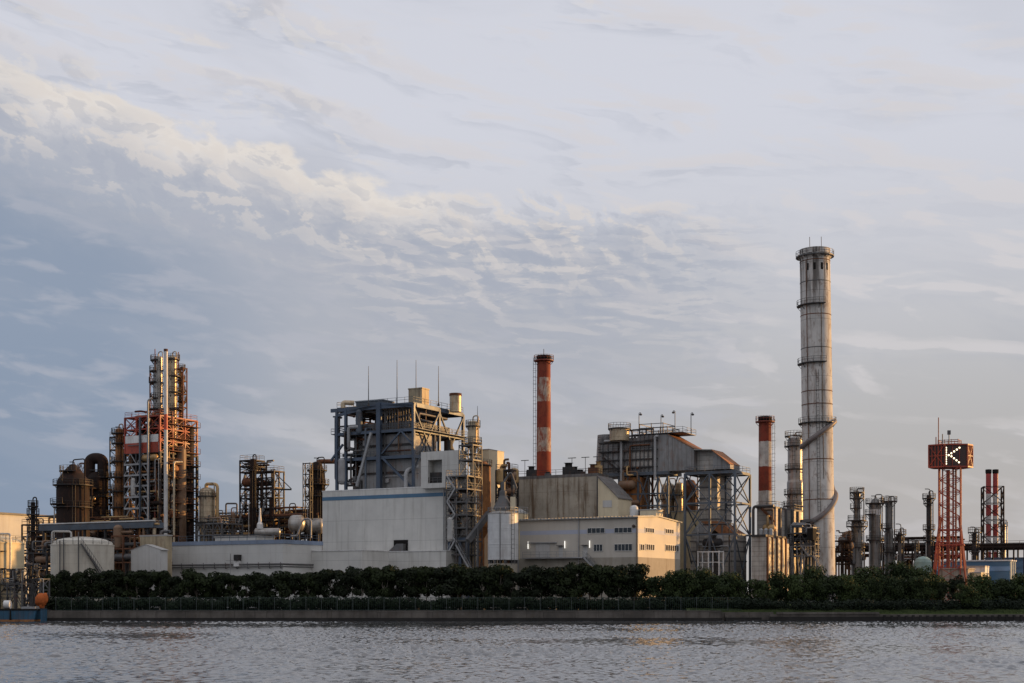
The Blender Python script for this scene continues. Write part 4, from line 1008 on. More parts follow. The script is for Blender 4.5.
# ------------------------------------------------------------------ scaffold tower, silos, bunker
g = G(467, 272, 446, 482)
r = thing('scaffold_tower', 'tall grey scaffold stair tower wrapped round the rusty cylinder east of the white boiler house', 'scaffold tower', g.base())
rows = (476, 489, 502, 515, 528, 541, 555)
frame(r, g, rows, 2, 2, 'steel_grey', .17, .13, 'z')
frame(r, g, (445, 460), 1, 1, 'steel_grey', .16, .13, 'z', z0=g.z(476), a0=.55, a1=1.2, b0=.1, b1=.7)
mb = MB(); zs = [g.z(q_) for q_ in rows]
for i, (z1, z0) in enumerate(zip(zs, zs[1:])):
    a0, a1 = (.06, .44) if i % 2 else (.44, .06)
    stair(mb, g.p(a0, -.02, z0+.2), g.p(a1, -.02, z1+.2))
mb.build('zigzag_stair', 'steel_light', r)
mb = MB(); stair(mb, g.p(.55, -.1, g.z(545)), g.p(1.15, -.1, g.z(569)+.2)); mb.build('stair_flight', 'steel_light', r)
for a in (.1, .62, .95):
    MB().bar(g.p(a, .1, GZ), g.p(a, .1, g.z(538)), .55).build('blue_post', 'steel_blue', r)
mb = MB(); mb.bar(g.p(0, .1, g.z(539)), g.p(1, .1, g.z(539)), .5, .6); mb.build('blue_beam', 'steel_blue', r)
clutter(r, g, rows[1:], 16, 3, 3, 41, ('steel_grey', 'steel_dark', 'pipe_silver', 'rust_mid', 'steel_dark'), a0=0, a1=.5, r=(.1, .3))
vessel('rusty_cylinder', 'big rusty ribbed cylinder lit gold behind the scaffold tower', 'cylinder', 480.5, 306, [(6, 462), (10.2, 467), (10.5, 527), (7, 533), (4, 538)], 'rust_bright', [(466, 2.5)], n=32, head=False, lad=False, pipe=False)
vessel('cyclone_vessel', 'silver capped vessel on top of the scaffold tower', 'vessel', 473, 279, [(5, 423), (5, 443), (3, 452), (3, 466)], 'alu_sunwarm', [(427, 2.5), (444, 4), (455, 5)], n=20, lad=False)
r = thing('lightning_rod', 'thin lightning rod standing above the silver capped vessel', 'lightning rod', at(477.5, 428, 279))
MB().tube([at(477.5, 430, 279), at(477.5, 406, 279)], [.09, .04], 6).build('rod', 'steel_grey', r)
MB().lathe(xat(477.5, 279), 279, [(.25, zat(430, 279)), (.12, zat(427, 279))], 8).build('socket', 'steel_dark', r)
g = G(462, 283, 449, depth=5)
r = thing('clad_casing', 'added dark casing hiding the sunlit boiler house wall beside the scaffold tower', 'duct', g.base())
mb = MB(); g.block(mb, 0, 1, 0, 1, GZ, g.z(478)); mb.build('casing', 'clad_dark', r)  # casing added to hide and shade the house's sunlit end
g = G(489, 313, 478, 504)
r = thing('penthouse', 'plain cream plant penthouse catching the sun behind the scaffold tower', 'penthouse', g.base())
mb = MB(); g.block(mb, 0, 1, 0, 1, GZ, g.z(449.5)); mb.build('wall', 'cream_block', r)
mb = MB(); g.block(mb, -.02, 1.02, -.02, 1.02, g.z(449.5)+.003, g.z(448.8)); mb.build('roof', 'roof_grey', r)
g2 = G(512, 292, 496, 518)
r = thing('conveyor_house', 'dark rusty conveyor head frame between the cream penthouse and the concrete bunker', 'conveyor head', g2.base())
frame(r, g2, (470, 483, 497), 2, 1, 'steel_dark', .28, .24, 'z')
clutter(r, g2, (470, 483, 497), 10, 3, 3, 42, ('rust_mid', 'steel_dark', 'pipe_brown', 'pipe_sungold'))
r = thing('conveyor', 'slanting grey conveyor chute rising to the scaffold tower beside the white silo', 'conveyor', at(480, 535, 270))
mb = MB(); mb.bar(at(468, 541, 269), at(489, 513, 272), 1.0, 1.0); mb.build('gallery', 'steel_grey', r)
mb = MB(); mb.bar(at(478, 527, 269.5), at(478, 605, 269.5), .25); mb.bar(at(478.5, 545, 270), at(473, 605, 270), .22); mb.build('support_trestle', 'steel_grey', r)
# silos
def silo(px, Y, hw, py0, py1, m, label, cone=True):
    s = Y/F; cx = xat(px, Y); rr = hw*s; z1, z0 = zat(py0, Y), zat(py1, Y)
    r = thing('silo', label, 'silo', (cx, Y, GZ))
    MB().lathe(cx, Y, [(rr, z0), (rr, z1)], 40).build('shell', m, r)
    MB().lathe(cx, Y, [(rr*1.02, z1+.003), (rr*1.02, z1+.18), (rr*.25, z1+1.0), (.1, z1+1.05)], 40).build('roof', 'roof_grey', r)
    mb = MB(); mb.rail([V((cx+rr*math.cos(R(k*20)), Y+rr*math.sin(R(k*20)), z1+.18)) for k in range(18)], 1.1, .06, 9, closed=True); mb.build('railing', 'steel_light', r)
    MB().lathe(cx, Y, [(rr*.96, GZ), (rr*.96, z0-.7)], 32).build('plinth', 'office_base', r)
    for k in range(8):
        a = R(k*45+10); x_, y_ = cx+rr*.9*math.cos(a), Y+rr*.9*math.sin(a); MB().bar((x_, y_, z0-.72), (x_, y_, z0+.01), .4).build('foot', 'steel_grey', r)
    mb = MB(); a = R(-55); ladder(mb, (cx+(rr+.4)*math.cos(a), Y+(rr+.4)*math.sin(a), z0-1), z1-z0+2); mb.build('ladder', 'steel_grey', r)
    mb = MB(); a = R(-100); mb.tube([(cx+(rr+.2)*math.cos(a), Y+(rr+.2)*math.sin(a), z0-1), (cx+(rr+.2)*math.cos(a), Y+(rr+.2)*math.sin(a), z1+.3)], .08, 6); mb.build('pipe', 'steel_grey', r)
    for k in range(2):
        mb = MB(); mb.lathe(cx, Y, [(rr*1.005, z0+(z1-z0)*(.33+.34*k)), (rr*1.015, z0+(z1-z0)*(.33+.34*k)+.1), (rr*1.005, z0+(z1-z0)*(.33+.34*k)+.2)], 40); mb.build('stiffener_hoop', m, r)
    return r, cx, rr, z1
r, cx, rr, z1 = silo(503, 268, 15.2, 514.5, 560, 'tank_white', 'white steel silo with a pointed filter on its roof beside the cream office')
Y = 268
mb = MB(); mb.lathe(cx, Y, [(1.9, z1+1.0), (1.7, z1+1.6), (.7, z1+3.6), (.7, z1+4.4), (.45, z1+4.6), (.45, z1+6.2)], 16); mb.build('cone_filter', 'steel_grey', r)
MB().box(cx+1.4, cx+2.4, Y-1.5, Y-.5, z1+.9, z1+3.3).build('filter_box', 'cream_block', r)
MB().tube(arc([(cx-.3, Y, z1+5.5), (cx+1.5, Y, z1+8.2), (cx+2.6, Y, z1+5)], .6), .22, 8).build('pipe', 'steel_grey', r)
silo(519, 276, 9, 514, 560, 'tank_sunlit', 'second narrower silo behind the white silo, its top lit by the sun')  # sun on this silo is put into its shell colour

g = G(598, 292, 505, depth=5)
r = thing('concrete_bunker', 'wide stained concrete bunker with brown streaks behind the cream office', 'bunker', g.base())
mb = MB(); g.block(mb, 0, 1, 0, 1, GZ, g.z(476)); mb.build('wall', 'concrete_stained', r)
mb = MB(); g.block(mb, -.004, 1.004, -.008, 1.008, g.z(476)+.003, g.z(473)); mb.build('coping', 'clad_dark', r)
for i, px in enumerate((505.4, 512, 530, 557, 585, 597.6)): mb = MB(); g.slab(mb, 'f', px-.4, px+.4, GZ, g.z(476), .004, .25); mb.build('pilaster', 'steel_grey' if i == 5 else 'concrete_stained', r)
mb = MB(); mb.rail([g.p(.02, .02, g.z(473)), g.p(.98, .02, g.z(473)), g.p(.98, .9, g.z(473))], 1.1, .07, 2.5); mb.build('railing', 'steel_dark', r)
for i, (px, wd, hh, m_) in enumerate(((526, 2.2, 2.2, 'steel_dark'), (562, 2.6, 2.6, 'steel_dark'), (567, 1.8, 1.8, 'steel_dark'), (588, 2.2, 2.0, 'rust_mid'), (592, 1.6, 2.6, 'pipe_sungold'), (540, 1.4, 1.0, 'steel_grey'), (575, 2.0, 1.0, 'steel_dark'))):
    c = g.fr(px, g.z(473), -2.5-.6*(i % 3))
    v = thing('roof_blower', ['dark boxy blower on the bunker roof by the white silo side', 'dark boxy blower on the bunker roof just east of the striped chimney', 'smaller dark blower paired with the one east of the striped chimney', 'rust brown blower on the bunker roof beside the grey boiler', 'tan narrow blower at the corner of the bunker roof', 'low grey blower at the foot of the striped chimney', 'low dark blower between the paired blowers and the rusty one'][i], 'blower', c, 'blowers on the bunker roof')
    MB().box(c.x-wd/2, c.x+wd/2, c.y-.7, c.y+.7, c.z+.01, c.z+hh*.7).build('housing', m_, v)
    MB().tube([(c.x, c.y, c.z+hh*.7), (c.x, c.y, c.z+hh), (c.x, c.y, c.z+hh+.1)], [wd*.3, wd*.3, wd*.42], 12).build('cowl', m_, v)
for i, px in enumerate((516, 563.5, 577, 589)):
    c = g.fr(px, g.z(473), -4)
    v = thing('yard_lamp', 'thin roof lamp post with a flat cross arm on the concrete bunker', 'lamp post', c, 'roof lamps on the bunker')
    mb = MB(); mb.tube([c, c+UP*2.4*1.6], .06, 6); mb.build('post', 'steel_grey', v)
    mb = MB(); mb.bar(c+UP*3.84-FD*.9, c+UP*3.84+FD*.9, .3, .14); mb.build('lamp_arm', 'steel_grey', v)
# hopper buildings between bunker and boiler
g = G(618, 287, 598, 640)
r = thing('hopper_house', 'cream steep roofed hopper house tucked under the grey boiler', 'hopper house', g.base())
z0, z1 = g.z(498), g.z(484)
mb = MB(); mb.prism([g.p(0, 0, GZ), g.p(1, 0, GZ), g.p(1, 0, z0), g.p(0, 0, z1+1.6)], RD*g.Lr*.6); mb.build('wall', 'cream_block', r)
mb = MB(); p = g.p(-.03, -.03, z1+1.75); mb.par(p, g.p(1.05, -.03, z0-.1)-p, RD*g.Lr*.66, UP*.2); mb.build('roof', 'clad_dark', r)
mb = MB(); g.slab(mb, 'f', 603, 612, g.z(507), g.z(500), .004, .08); mb.build('shutter', 'siding_shed', r)

# ------------------------------------------------------------------ office
g = G(638, 262, 517.6, 680)
r = thing('office_building', 'cream two storey office with a lilac stripe, its east end glowing in the sun', 'office', g.base())
zw = g.z(517.5); zb = g.z(557)
mb = MB(); mb.prism([g.p(1, 0, zb+.003), g.p(1, 0, zw), g.p(1, .45, zw+.55), g.p(1, 1, zw-.1), g.p(1, 1, zb+.003)], -FD*g.Lf); mb.build('wall', 'office_wall', r)
mb = MB(); g.block(mb, -.001, 1.001, -.001, 1.001, GZ, zb); mb.build('base_course', 'office_base', r)
mb = MB()
for b0, za, b1, zb_ in ((-.03, zw-.02, .45, zw+.56), (1.03, zw-.13, .45, zw+.56)):
    p = g.p(-.01, b0, za+.003); mb.par(p, FD*g.Lf*1.02, g.p(-.01, b1, zb_+.003)-p, UP*.22)
mb.build('roof', 'roof_grey', r)
mb = MB()
for i in range(34): a = .01+i*.029; mb.bar(g.p(a, -.035, zw+.22), g.p(a, .44, zw+.8), .28, .14)
mb.build('roof_ribs', 'roof_grey', r)
z0s, z1s = g.z(532.6), g.z(528.4)
mb = MB(); g.slab(mb, 'f', 520, 638, z0s, z1s, .003, .012); mb.build('stripe', 'stripe_lilac', r)
mb = MB(); g.slab(mb, 's', 638.2, 680, z0s, z1s, .003, .012); mb.build('stripe', 'stripe_lilac', r)
for a in ((587.6, 604.8, 528.2, 533, 4), (614.6, 632, 527.8, 532.6, 4), (594, 602.6, 544.6, 551, 3), (614.6, 632.3, 544.2, 550.6, 5)): window(r, g, 'f', *a)
for a in ((645, 653.6, 528.3, 532.4, 4), (665, 673.2, 529.4, 533.3, 4), (640, 644, 544.5, 550, 2), (645.8, 654, 544.6, 550, 4), (665.3, 678.4, 545.4, 551, 6)): window(r, g, 's', *a, glass='glass_sunlit')
mb = MB(); g.slab(mb, 'f', 528, 557, g.z(541.5), g.z(540.4), .004, .45); mb.build('door_track', 'steel_light', r)
mb = MB(); g.slab(mb, 'f', 536, 550, g.z(556), g.z(541.6), .004, .14); mb.build('sliding_door', 'siding_shed', r)
for px in (561, 585.5):
    mb = MB(); g.slab(mb, 'f', px-2, px+2, g.z(556), g.z(545), .004, .06); d_ = mb.build('door', 'siding_shed', r)
    mb = MB(); g.slab(mb, 'f', px-3, px+3, g.z(544.6), g.z(544), .004, .9); mb.build('door_canopy', 'steel_grey', d_)
for px in (528.5, 565.2, 590):
    mb = MB(); mb.tube([g.fr(px, zat(548, 268), .2), g.fr(px, zat(540.8, 268), .2)], .085, 8); mb.build('tube_lamp', 'lamp_white', r)
zp = g.z(557.5)
mb = MB(); g.slab(mb, 'f', 526, 586, zp, zp+.2, .01, 1.5); w_ = mb.build('walkway', 'steel_light', r)
mb = MB(); mb.rail([g.fr(526, zp+.2, 1.45), g.fr(586, zp+.2, 1.45)], 1.1, .07, 1.8); mb.build('railing', 'steel_light', w_)
mb = MB(); stair(mb, g.fr(587, zp+.1, .2), g.fr(598, g.z(569), .2), FN, 1.2); mb.build('stair_flight', 'steel_light', r)
for px in (579, 518.5): mb = MB(); mb.tube([g.fr(px, GZ, .15), g.fr(px, zw-.1, .15)], .12, 7); mb.build('downpipe', 'steel_light', r)
mb = MB(); mb.tube([g.fr(637, GZ, .15), g.fr(637, zw-.1, .15)], .12, 7); mb.build('downpipe', 'steel_grey', r)
mb = MB(); c = g.fr(634, g.z(526), .2); mb.blob(c, .3, .3, .3); mb.build('wall_lamp', 'steel_dark', r)
def unit(name, label, cat, px0, px1, py0, py1, Y, m, dep=3.5, capm='roof_grey'):
    q = G(px1, Y, px0, depth=dep); r = thing(name, label, cat, q.base())
    mb = MB(); q.block(mb, 0, 1, 0, 1, q.z(py1) if py1 else GZ, q.z(py0)); mb.build('casing', m, r)
    mb = MB(); q.block(mb, -.03, 1.03, -.03, 1.03, q.z(py0)+.003, q.z(py0)+.22); mb.build('cap', capm, r)
    return r, q
unit('stair_head', 'cream stair head box on the far side of the office roof', 'roof box', 640, 656, 510, None, 283, 'cream_block')
r = thing('vent_dome', 'small white dome behind the office roof, beside the cream stair head', 'dome', at(634, 530, 287))
MB().lathe(xat(634, 287), 287, [(.9, GZ), (.9, zat(509, 287)), (.8, zat(507, 287)), (.5, zat(505.5, 287)), (.05, zat(505, 287))], 18).build('dome_shell', 'white_paint', r)

# ------------------------------------------------------------------ striped chimneys
def chimney(px, Y, hw0, hw1, py1, bands, name, label, mname, dirty=(.52, .47, .42), lad=-1, rusty=.45):
    s = Y/F; cx = xat(px, Y); r = thing('striped_chimney', label, 'chimney', (cx, Y, GZ))
    OR, WH = (.23, .045, .026), dirty
    bl = [(0, WH if bands[0][1] == 'w' else OR)] + [(zat(py, Y)-GZ, WH if c == 'w' else OR) for py, c in bands[1:]]
    mat(mname, WH, .75, 0, .3, (.26, .06, .03) if rusty > .5 else (.2, .075, .04), rusty, (.1, .055, .035), .6, bands=bl, vscale=.5, rustt=(.43, .6) if rusty > .5 else (.5, .66))
    zt_ = zat(py1, Y)
    MB().lathe(cx, Y, [(hw0*s, GZ), (hw1*s, zt_), (hw1*s*.8, zt_+.01), (hw1*s*.8, zt_-.6)], 28).build('shaft', mname, r)
    ring_deck(r, cx, Y, zt_-1.2, hw1*s*.98, hw1*s+.75, 'red_oxide')
    MB().lathe(cx, Y, [(hw1*s+.02, zt_-.9), (hw1*s+.14, zt_-.5), (hw1*s+.14, zt_+.05), (hw1*s-.1, zt_+.1)], 28).build('crown_ring', 'flat_black', r)
    mb = MB(); x_ = cx + lad*(hw0*s+.25); ladder(mb, (x_, Y-.4, GZ), zt_-GZ-.5)
    for k in range(int((zt_-GZ)/1.5)):
        z = GZ+2+k*1.5; mb.bar((x_, Y-.4, z), (x_-lad*.6, Y-.2, z), .04); mb.bar((x_-.3, Y-.9, z), (x_+.3, Y-.9, z), .03); mb.bar((x_-.35, Y-.9, z), (x_-.35, Y-.4, z), .05); mb.bar((x_+.35, Y-.9, z), (x_+.35, Y-.4, z), .05)
    mb.build('caged_ladder', 'steel_grey', r)
    return r, cx, zt_
r, cx, z_ = chimney(543.8, 318, 8.2, 6.7, 356, [(600, 'w'), (476.5, 'o'), (452, 'w'), (428, 'o'), (402, 'w'), (378, 'o')], 'striped_chimney', 'taller rust red and white banded chimney rising behind the stained concrete bunker', 'chimney_bands_tall', (.46, .36, .29), rusty=.95)
MB().tube([(cx, 318, z_-.6), (cx, 318, z_+1.6)], .07, 6).build('lightning_rod', 'steel_dark', r)
chimney(765, 312, 7.0, 6.2, 417, [(600, 'w'), (491, 'o'), (466.7, 'w'), (441.7, 'o')], 'striped_chimney', 'shorter red and white banded chimney standing on the grey ribbed block', 'chimney_bands_short', lad=1)

# ------------------------------------------------------------------ grey boiler on stilts
g = G(668, 300, 600, depth=7)
zs0, zs1 = g.z(471), g.z(434)
r = thing('boiler_on_stilts', 'weathered grey metal clad boiler raised on blue grey stilts behind the office', 'boiler', g.base())
mb = MB(); g.block(mb, .56, 1, 0, 1, zs0, zs1); mb.build('casing', 'clad_grey', r)
mb = MB(); g.block(mb, .0, .56, .02, 1, zs0, g.z(440)); mb.build('casing', 'clad_grey', r)
mb = MB(); g.block(mb, .42, .78, -.02, -.001, g.z(466), g.z(448)); mb.build('front_panel', 'clad_lined', r)
mb = MB(); g.block(mb, .4, .8, -.03, -.001, g.z(446.5), g.z(436)); mb.build('dark_bay', 'clad_dark', r)
mb = MB(); g.block(mb, .02, .36, -.03, -.001, g.z(468), g.z(440)); mb.build('dark_panel', 'clad_grey', r)
for a in (.05, .13, .2, .28, .36, .42, .48, .54, .6, .66, .72, .78, .84): mb = MB(); mb.bar(g.p(a, -.045, zs0), g.p(a, -.045, zs1), .18); mb.build('stiffener', 'steel_grey', r)
c = g.p(.04, .35, 0); 
mb = MB(); mb.lathe(c.x, c.y, [(2.6, zs0), (2.6, zs0+1), (2.2, zs1+.4), (2.2, zs1+.8)], 20); mb.build('round_shoulder', 'clad_grey', r)
for py in (440, 449, 458, 466): mb = MB(); mb.bar(g.p(.0, -.05, g.z(py)), g.p(.86, -.05, g.z(py)), .3, .28); mb.build('beam', 'steel_dark', r)
for (a, z1_, m_) in ((.335, 438, 'steel_light'), (.83, 436, 'steel_light')):
    mb = MB(); mb.tube(arc([g.p(a, -.09, g.z(480)), g.p(a, -.09, g.z(z1_)), g.p(a+(.05 if a > .5 else -.25), -.09, g.z(z1_))], .8, 5), .3, 10); mb.build('pipe', m_, r)
mb = MB(); stair(mb, g.p(.08, -.12, g.z(455)), g.p(.32, -.12, g.z(470)), -FN*-1, .8); mb.build('stair_flight', 'steel_dark', r)
deck(r, g, .5, 1.22, -.06, 1.03, zs1+.3, 'steel_grey'); deck(r, g, -.02, .5, -.06, 1.0, g.z(440)+.3, 'steel_grey'); deck(r, g, 0, .3, -.14, -.01, g.z(449), 'steel_dark'); deck(r, g, -.02, 1.02, -.08, 1.0, zs0-.003, 'steel_bluegrey', False, .7)
frame(r, g, (426.5, 430.5), 4, 2, 'steel_grey', .16, .14, 'none', decks=False, z0=zs1+.3, a0=.58, a1=.98, b0=.05)
frame(r, g, (422.5,), 2, 1, 'steel_grey', .14, .14, 'none', decks=False, z0=zs1+.3, a0=.58, a1=.92, b0=.05)
clutter(r, g, (440, 449, 458), 14, 0, 0, 51, ('steel_grey', 'steel_dark', 'rust_mid', 'pipe_silver', 'rust_dark'), a0=.02, a1=.85, b0=-.09, r=(.1, .24))
for i in range(16):
    a, b_ = (i % 8)/7, (0 if i < 8 else .8)
    if i % 2 == 0 or i in (1, 7): MB().bar(g.p(a, b_, GZ), g.p(a, b_, zs0-.7), .5 if i in (4, 6) else .4).build('stilt', 'steel_bluegrey', r)
for b_ in (0, .8):
    mb = MB()
    for i in range(7):
        for z0, z1 in ((g.z(505), zs0-.7), (g.z(540), g.z(505)), (GZ, g.z(540))):
            if (i+int(b_*10)) % 2 == 0: mb.bar(g.p(i/7, b_, z0), g.p((i+1)/7, b_, z1), .22); mb.bar(g.p((i+1)/7, b_, z0), g.p(i/7, b_, z1), .22)
    for py in (493, 505, 540): mb.bar(g.p(0, b_, g.z(py)), g.p(1, b_, g.z(py)), .3)
    mb.build('brace_lattice', 'steel_bluegrey', r)
vessel('roof_vessel', 'squat capped vessel on the west end of the grey boiler roof', 'vessel', 619.5, 305, [(10, 429), (10, 441)], 'alu_sunwarm', [(429.5, 1.5)], n=26, lad=False, pipe=False, ground=False, head=False)
for i, (px, Y) in enumerate(((639, 303), (661, 301), (675, 300), (691, 296))):
    lab = ['crook topped lamp mast above the squat roof vessel end of the grey boiler', 'crook topped lamp mast standing inside the railed roof cage of the grey boiler', 'tallest crook topped lamp mast at the east end of the roof cage', 'crook topped lamp mast at the east edge of the grey boiler roof'][i]
    v = thing('lamp_mast', lab, 'lamp mast', at(px, 434, Y), 'lamp masts on the grey boiler')
    tpy = (413, 415, 411, 413)[i]
    mb = MB(); mb.tube(arc([at(px, 434, Y), at(px, tpy, Y), at(px+1.8*(1 if i != 2 else -1), tpy-.3, Y), at(px+1.8*(1 if i != 2 else -1), tpy+1, Y)], .4), .08, 6); mb.build('mast', 'steel_grey', v)
    mb = MB(); mb.blob(at(px+1.8*(1 if i != 2 else -1), tpy+1.6, Y), .3, .3, .22); mb.build('lamp_head', 'steel_dark', v)
# dark plant seen through the stilts
g = G(641, 303, 621, depth=5)
r = thing('burner_house', 'rust brown burner house seen through the stilts of the grey boiler', 'burner house', g.base())
mb = MB(); g.block(mb, 0, 1, 0, 1, GZ, g.z(477)); mb.build('casing', 'rust_bright', r)
clutter(r, g, (478, 492, 508), 8, 3, 3, 52, ('pipe_sungold', 'rust_mid', 'pipe_brown', 'alu_sunwarm'), b0=-.3)
vessel('process_vessel', 'fat gold lit vessel behind the stilts of the grey boiler', 'vessel', 668, 318, [(6.5, 486), (7, 490), (7, 600)], 'alu_sunwarm', [(500, 2)], n=22)
vessel('process_vessel', 'rust topped vessel behind the stilts, nearest the duct tower', 'vessel', 690, 318, [(5, 482), (7, 486), (7, 600)], 'rust_mid', [(497, 2)], n=22)
vessel('process_vessel', 'slim gold lit vessel between the fat gold vessel and the rust topped one', 'vessel', 679, 316, [(4, 484), (4, 600)], 'alu_sunwarm', [(496, 2)], n=18)
unit('plant_house', 'low cream plant house between the office end and the duct tower', 'plant house', 668, 706, 511, None, 302, 'tank_sunlit', 8)

# duct from the boiler into the duct tower
Gb = G(668, 300, 600, depth=7); g = Gb
r = thing('flue_duct', 'weathered grey flue duct stepping down with rusty sloping tops to the duct tower', 'flue duct', g.p(1.4, .5, g.z(471)))
def ductseg(pxl, pxr, rows, back=0, nm='clad_casing', m='clad_grey', sl=None):
    """front outline: top rows at the two ends, bottom row"""
    q = Gb; tl, tr, bt = rows; zl, zr, zb = q.zf(pxl, tl), q.zf(pxr, tr), q.z(bt)
    mb = MB(); mb.prism([q.fr(pxl, zb, -back), q.fr(pxr, zb, -back), q.fr(pxr, zr, -back), q.fr(pxl, zl, -back)], RD*(6.5-back)); o = mb.build(nm, m, r)
    if sl:
        mb = MB(); p = q.fr(pxl-.2, zl+.02, .2); mb.par(p, q.fr(pxr+.2, zr+.02, .2)-p, RD*6.9, UP*.18); mb.build('rusty_top', sl, r)
    return q
ductseg(668.3, 694, (434.5, 449, 471), sl='rust_roof')
ductseg(694.3, 711.5, (450.2, 450.2, 471), 1.6, m='clad_lined', sl='roof_grey')
q = ductseg(711.8, 729, (450.2, 464, 471), .7, sl='rust_roof')
r = thing('down_duct', 'square grey ribbed duct dropping through the lattice tower and splitting in two', 'duct', at(715, 605, 294))
q = G(717.5, 293.6, 699.5, depth=8.5)
mb = MB(); q.block(mb, 0, 1, 0, 1, q.z(522), q.z(471)-.01); mb.build('shaft', 'clad_lined', r)
for py in (476, 487, 498, 509, 519): mb = MB(); q.block(mb, -.02, 1.02, -.02, 1.02, q.z(py)-.15, q.z(py)+.15); mb.build('stiffener_hoop', 'steel_grey', r)
def taper(q, q2, z1, z0, nm, m):
    vs = [q.p(0, 0, z1), q.p(1, 0, z1), q.p(1, 1, z1), q.p(0, 1, z1), q2.p(0, 0, z0), q2.p(1, 0, z0), q2.p(1, 1, z0), q2.p(0, 1, z0)]
    mb = MB(); mb.add(vs, [(0, 1, 2, 3), (7, 6, 5, 4), (4, 5, 1, 0), (5, 6, 2, 1), (6, 7, 3, 2), (7, 4, 0, 3)]); mb.build(nm, m, r)
q2 = G(710, 293.5, 690.5, depth=6.4); q3 = G(736, 291, 720, depth=6.4)
taper(q, q2, q.z(522)+.01, q.z(533), 'breeching', 'clad_grey')
taper(G(717, 293.5, 701, depth=6.3), q3, q.z(521), q.z(534), 'breeching', 'rust_roof')
for k, qq in enumerate((q2, q3)):
    mb = MB(); qq.block(mb, 0, 1, 0, 1, GZ, qq.z(533.5)-.01); mb.build('leg_duct', 'clad_lined', r)
    for py in (541, 551, 561): mb = MB(); qq.block(mb, -.02, 1.02, -.02, 1.02, qq.z(py)-.12, qq.z(py)+.12); mb.build('stiffener_hoop', 'steel_grey', r)
g = G(735, 287, 685, 750)
r = thing('duct_tower', 'blue grey lattice tower with tall cross braces around the square duct', 'lattice tower', g.base())
frame(r, g, (472, 502, 534), 2, 1, 'steel_bluegrey', .42, .32, 'x', rails=False, decks=False)
deck(r, g, 0, 1, 0, 1, g.z(471)+.2, 'steel_bluegrey', True, .2)
clutter(r, g, (534, 550), 8, 2, 2, 53, ('steel_grey', 'steel_dark', 'steel_light'), r=(.1, .25))
g = G(719, 284, 698, depth=2.5)
r = thing('gantry_frame', 'small pale open gantry frame at the foot of the duct tower', 'gantry', g.base())
frame(r, g, (551.5,), 2, 1, 'white_paint', .2, .18, 'none', decks=False)
frame(r, g, (562,), 2, 1, 'white_paint', .12, .1, 'none', decks=False)

# ------------------------------------------------------------------ ribbed blocks, column and the tall stack
g = G(776, 297, 757, 802)
r = thing('filter_house', 'grey ribbed filter house carrying a railed roof at the foot of the short striped chimney', 'filter house', g.base())
mb = MB(); g.block(mb, 0, 1, 0, 1, GZ, g.z(508)); mb.build('wall', 'clad_lined', r)
mb = MB(); g.block(mb, -.02, 1.02, -.02, 1.02, g.z(508)+.003, g.z(506.5)); mb.build('roof', 'steel_grey', r)
mb = MB(); mb.rail([g.p(0, 0, g.z(506.5)), g.p(1, 0, g.z(506.5)), g.p(1, 1, g.z(506.5))], 1.1, .08, 2); mb.build('railing', 'steel_grey', r)
for px in (779, 785, 791, 797): mb = MB(); g.slab(mb, 's', px-.4, px+.4, GZ, g.z(508), .004, .5); mb.build('pilaster', 'steel_grey', r)
mb = MB(); mb.tube(arc([g.p(-.12, -.05, GZ), g.p(-.12, -.05, g.z(506)), g.p(1.0, -.08, g.z(506))], .8, 5), .3, 9); mb.build('pipe', 'steel_grey', r)
mb = MB(); mb.bar(g.p(.3, -.04, g.z(508)), g.p(1, -.06, g.z(522)), .5); mb.build('chute_pipe', 'rust_mid', r)
clutter(r, g, (520, 534), 8, 2, 3, 61, ('steel_grey', 'steel_dark', 'pipe_brown', 'pipe_sungold'), b0=-.12, a0=.3)
g = G(766, 284, 751.5, 789)
r = thing('filter_house', 'lower filter house with sun gold painted panels in front of the grey ribbed one', 'filter house', g.base())
mb = MB(); g.block(mb, 0, 1, 0, 1, GZ, g.z(536.5)); mb.build('wall', 'clad_lined', r)
mb = MB(); g.block(mb, -.03, 1.03, -.03, 1.03, g.z(536.5)+.003, g.z(534.5)); mb.build('roof', 'steel_dark', r)
for px in (766.8, 771.5, 776, 780.5, 785): mb = MB(); g.slab(mb, 's', px-.35, px+.35, GZ, g.z(536.6), .004, .35); mb.build('pilaster', 'rust_mid', r)
for k, (px0, px1) in enumerate(((767.6, 770.8), (772.3, 775.3), (776.8, 779.8), (781.3, 784.2))): mb = MB(); g.slab(mb, 's', px0, px1, GZ, g.z(538), .004, .12); mb.build('panel', 'tank_sunlit', r)  # sunlight painted as gold panels on the east side
for a in (.15, .5, .85): mb = MB(); c = g.p(a, .3, g.z(534.5)); mb.lathe(c.x, c.y, [(.5, c.z+.003), (.5, c.z+1.2), (.1, c.z+1.5)], 12); mb.build('roof_vent', 'steel_light', r)
vessel('process_column', 'tall grey weathered column with a railed crown hard against the tall stack', 'column', 795, 318, [(7.2, 440), (7.2, 480), (8, 483), (8, 600)], 'alu_jacket', [(437, 3), (447, 3.5), (470, 3), (495, 3), (507, 4)], n=24, vent=5)
vessel('process_column', 'pale cream column squeezed between the grey column and the tall stack', 'column', 803, 322, [(5, 458), (5, 600)], 'tank_sunlit', [], n=22, lad=False, pipe=False)

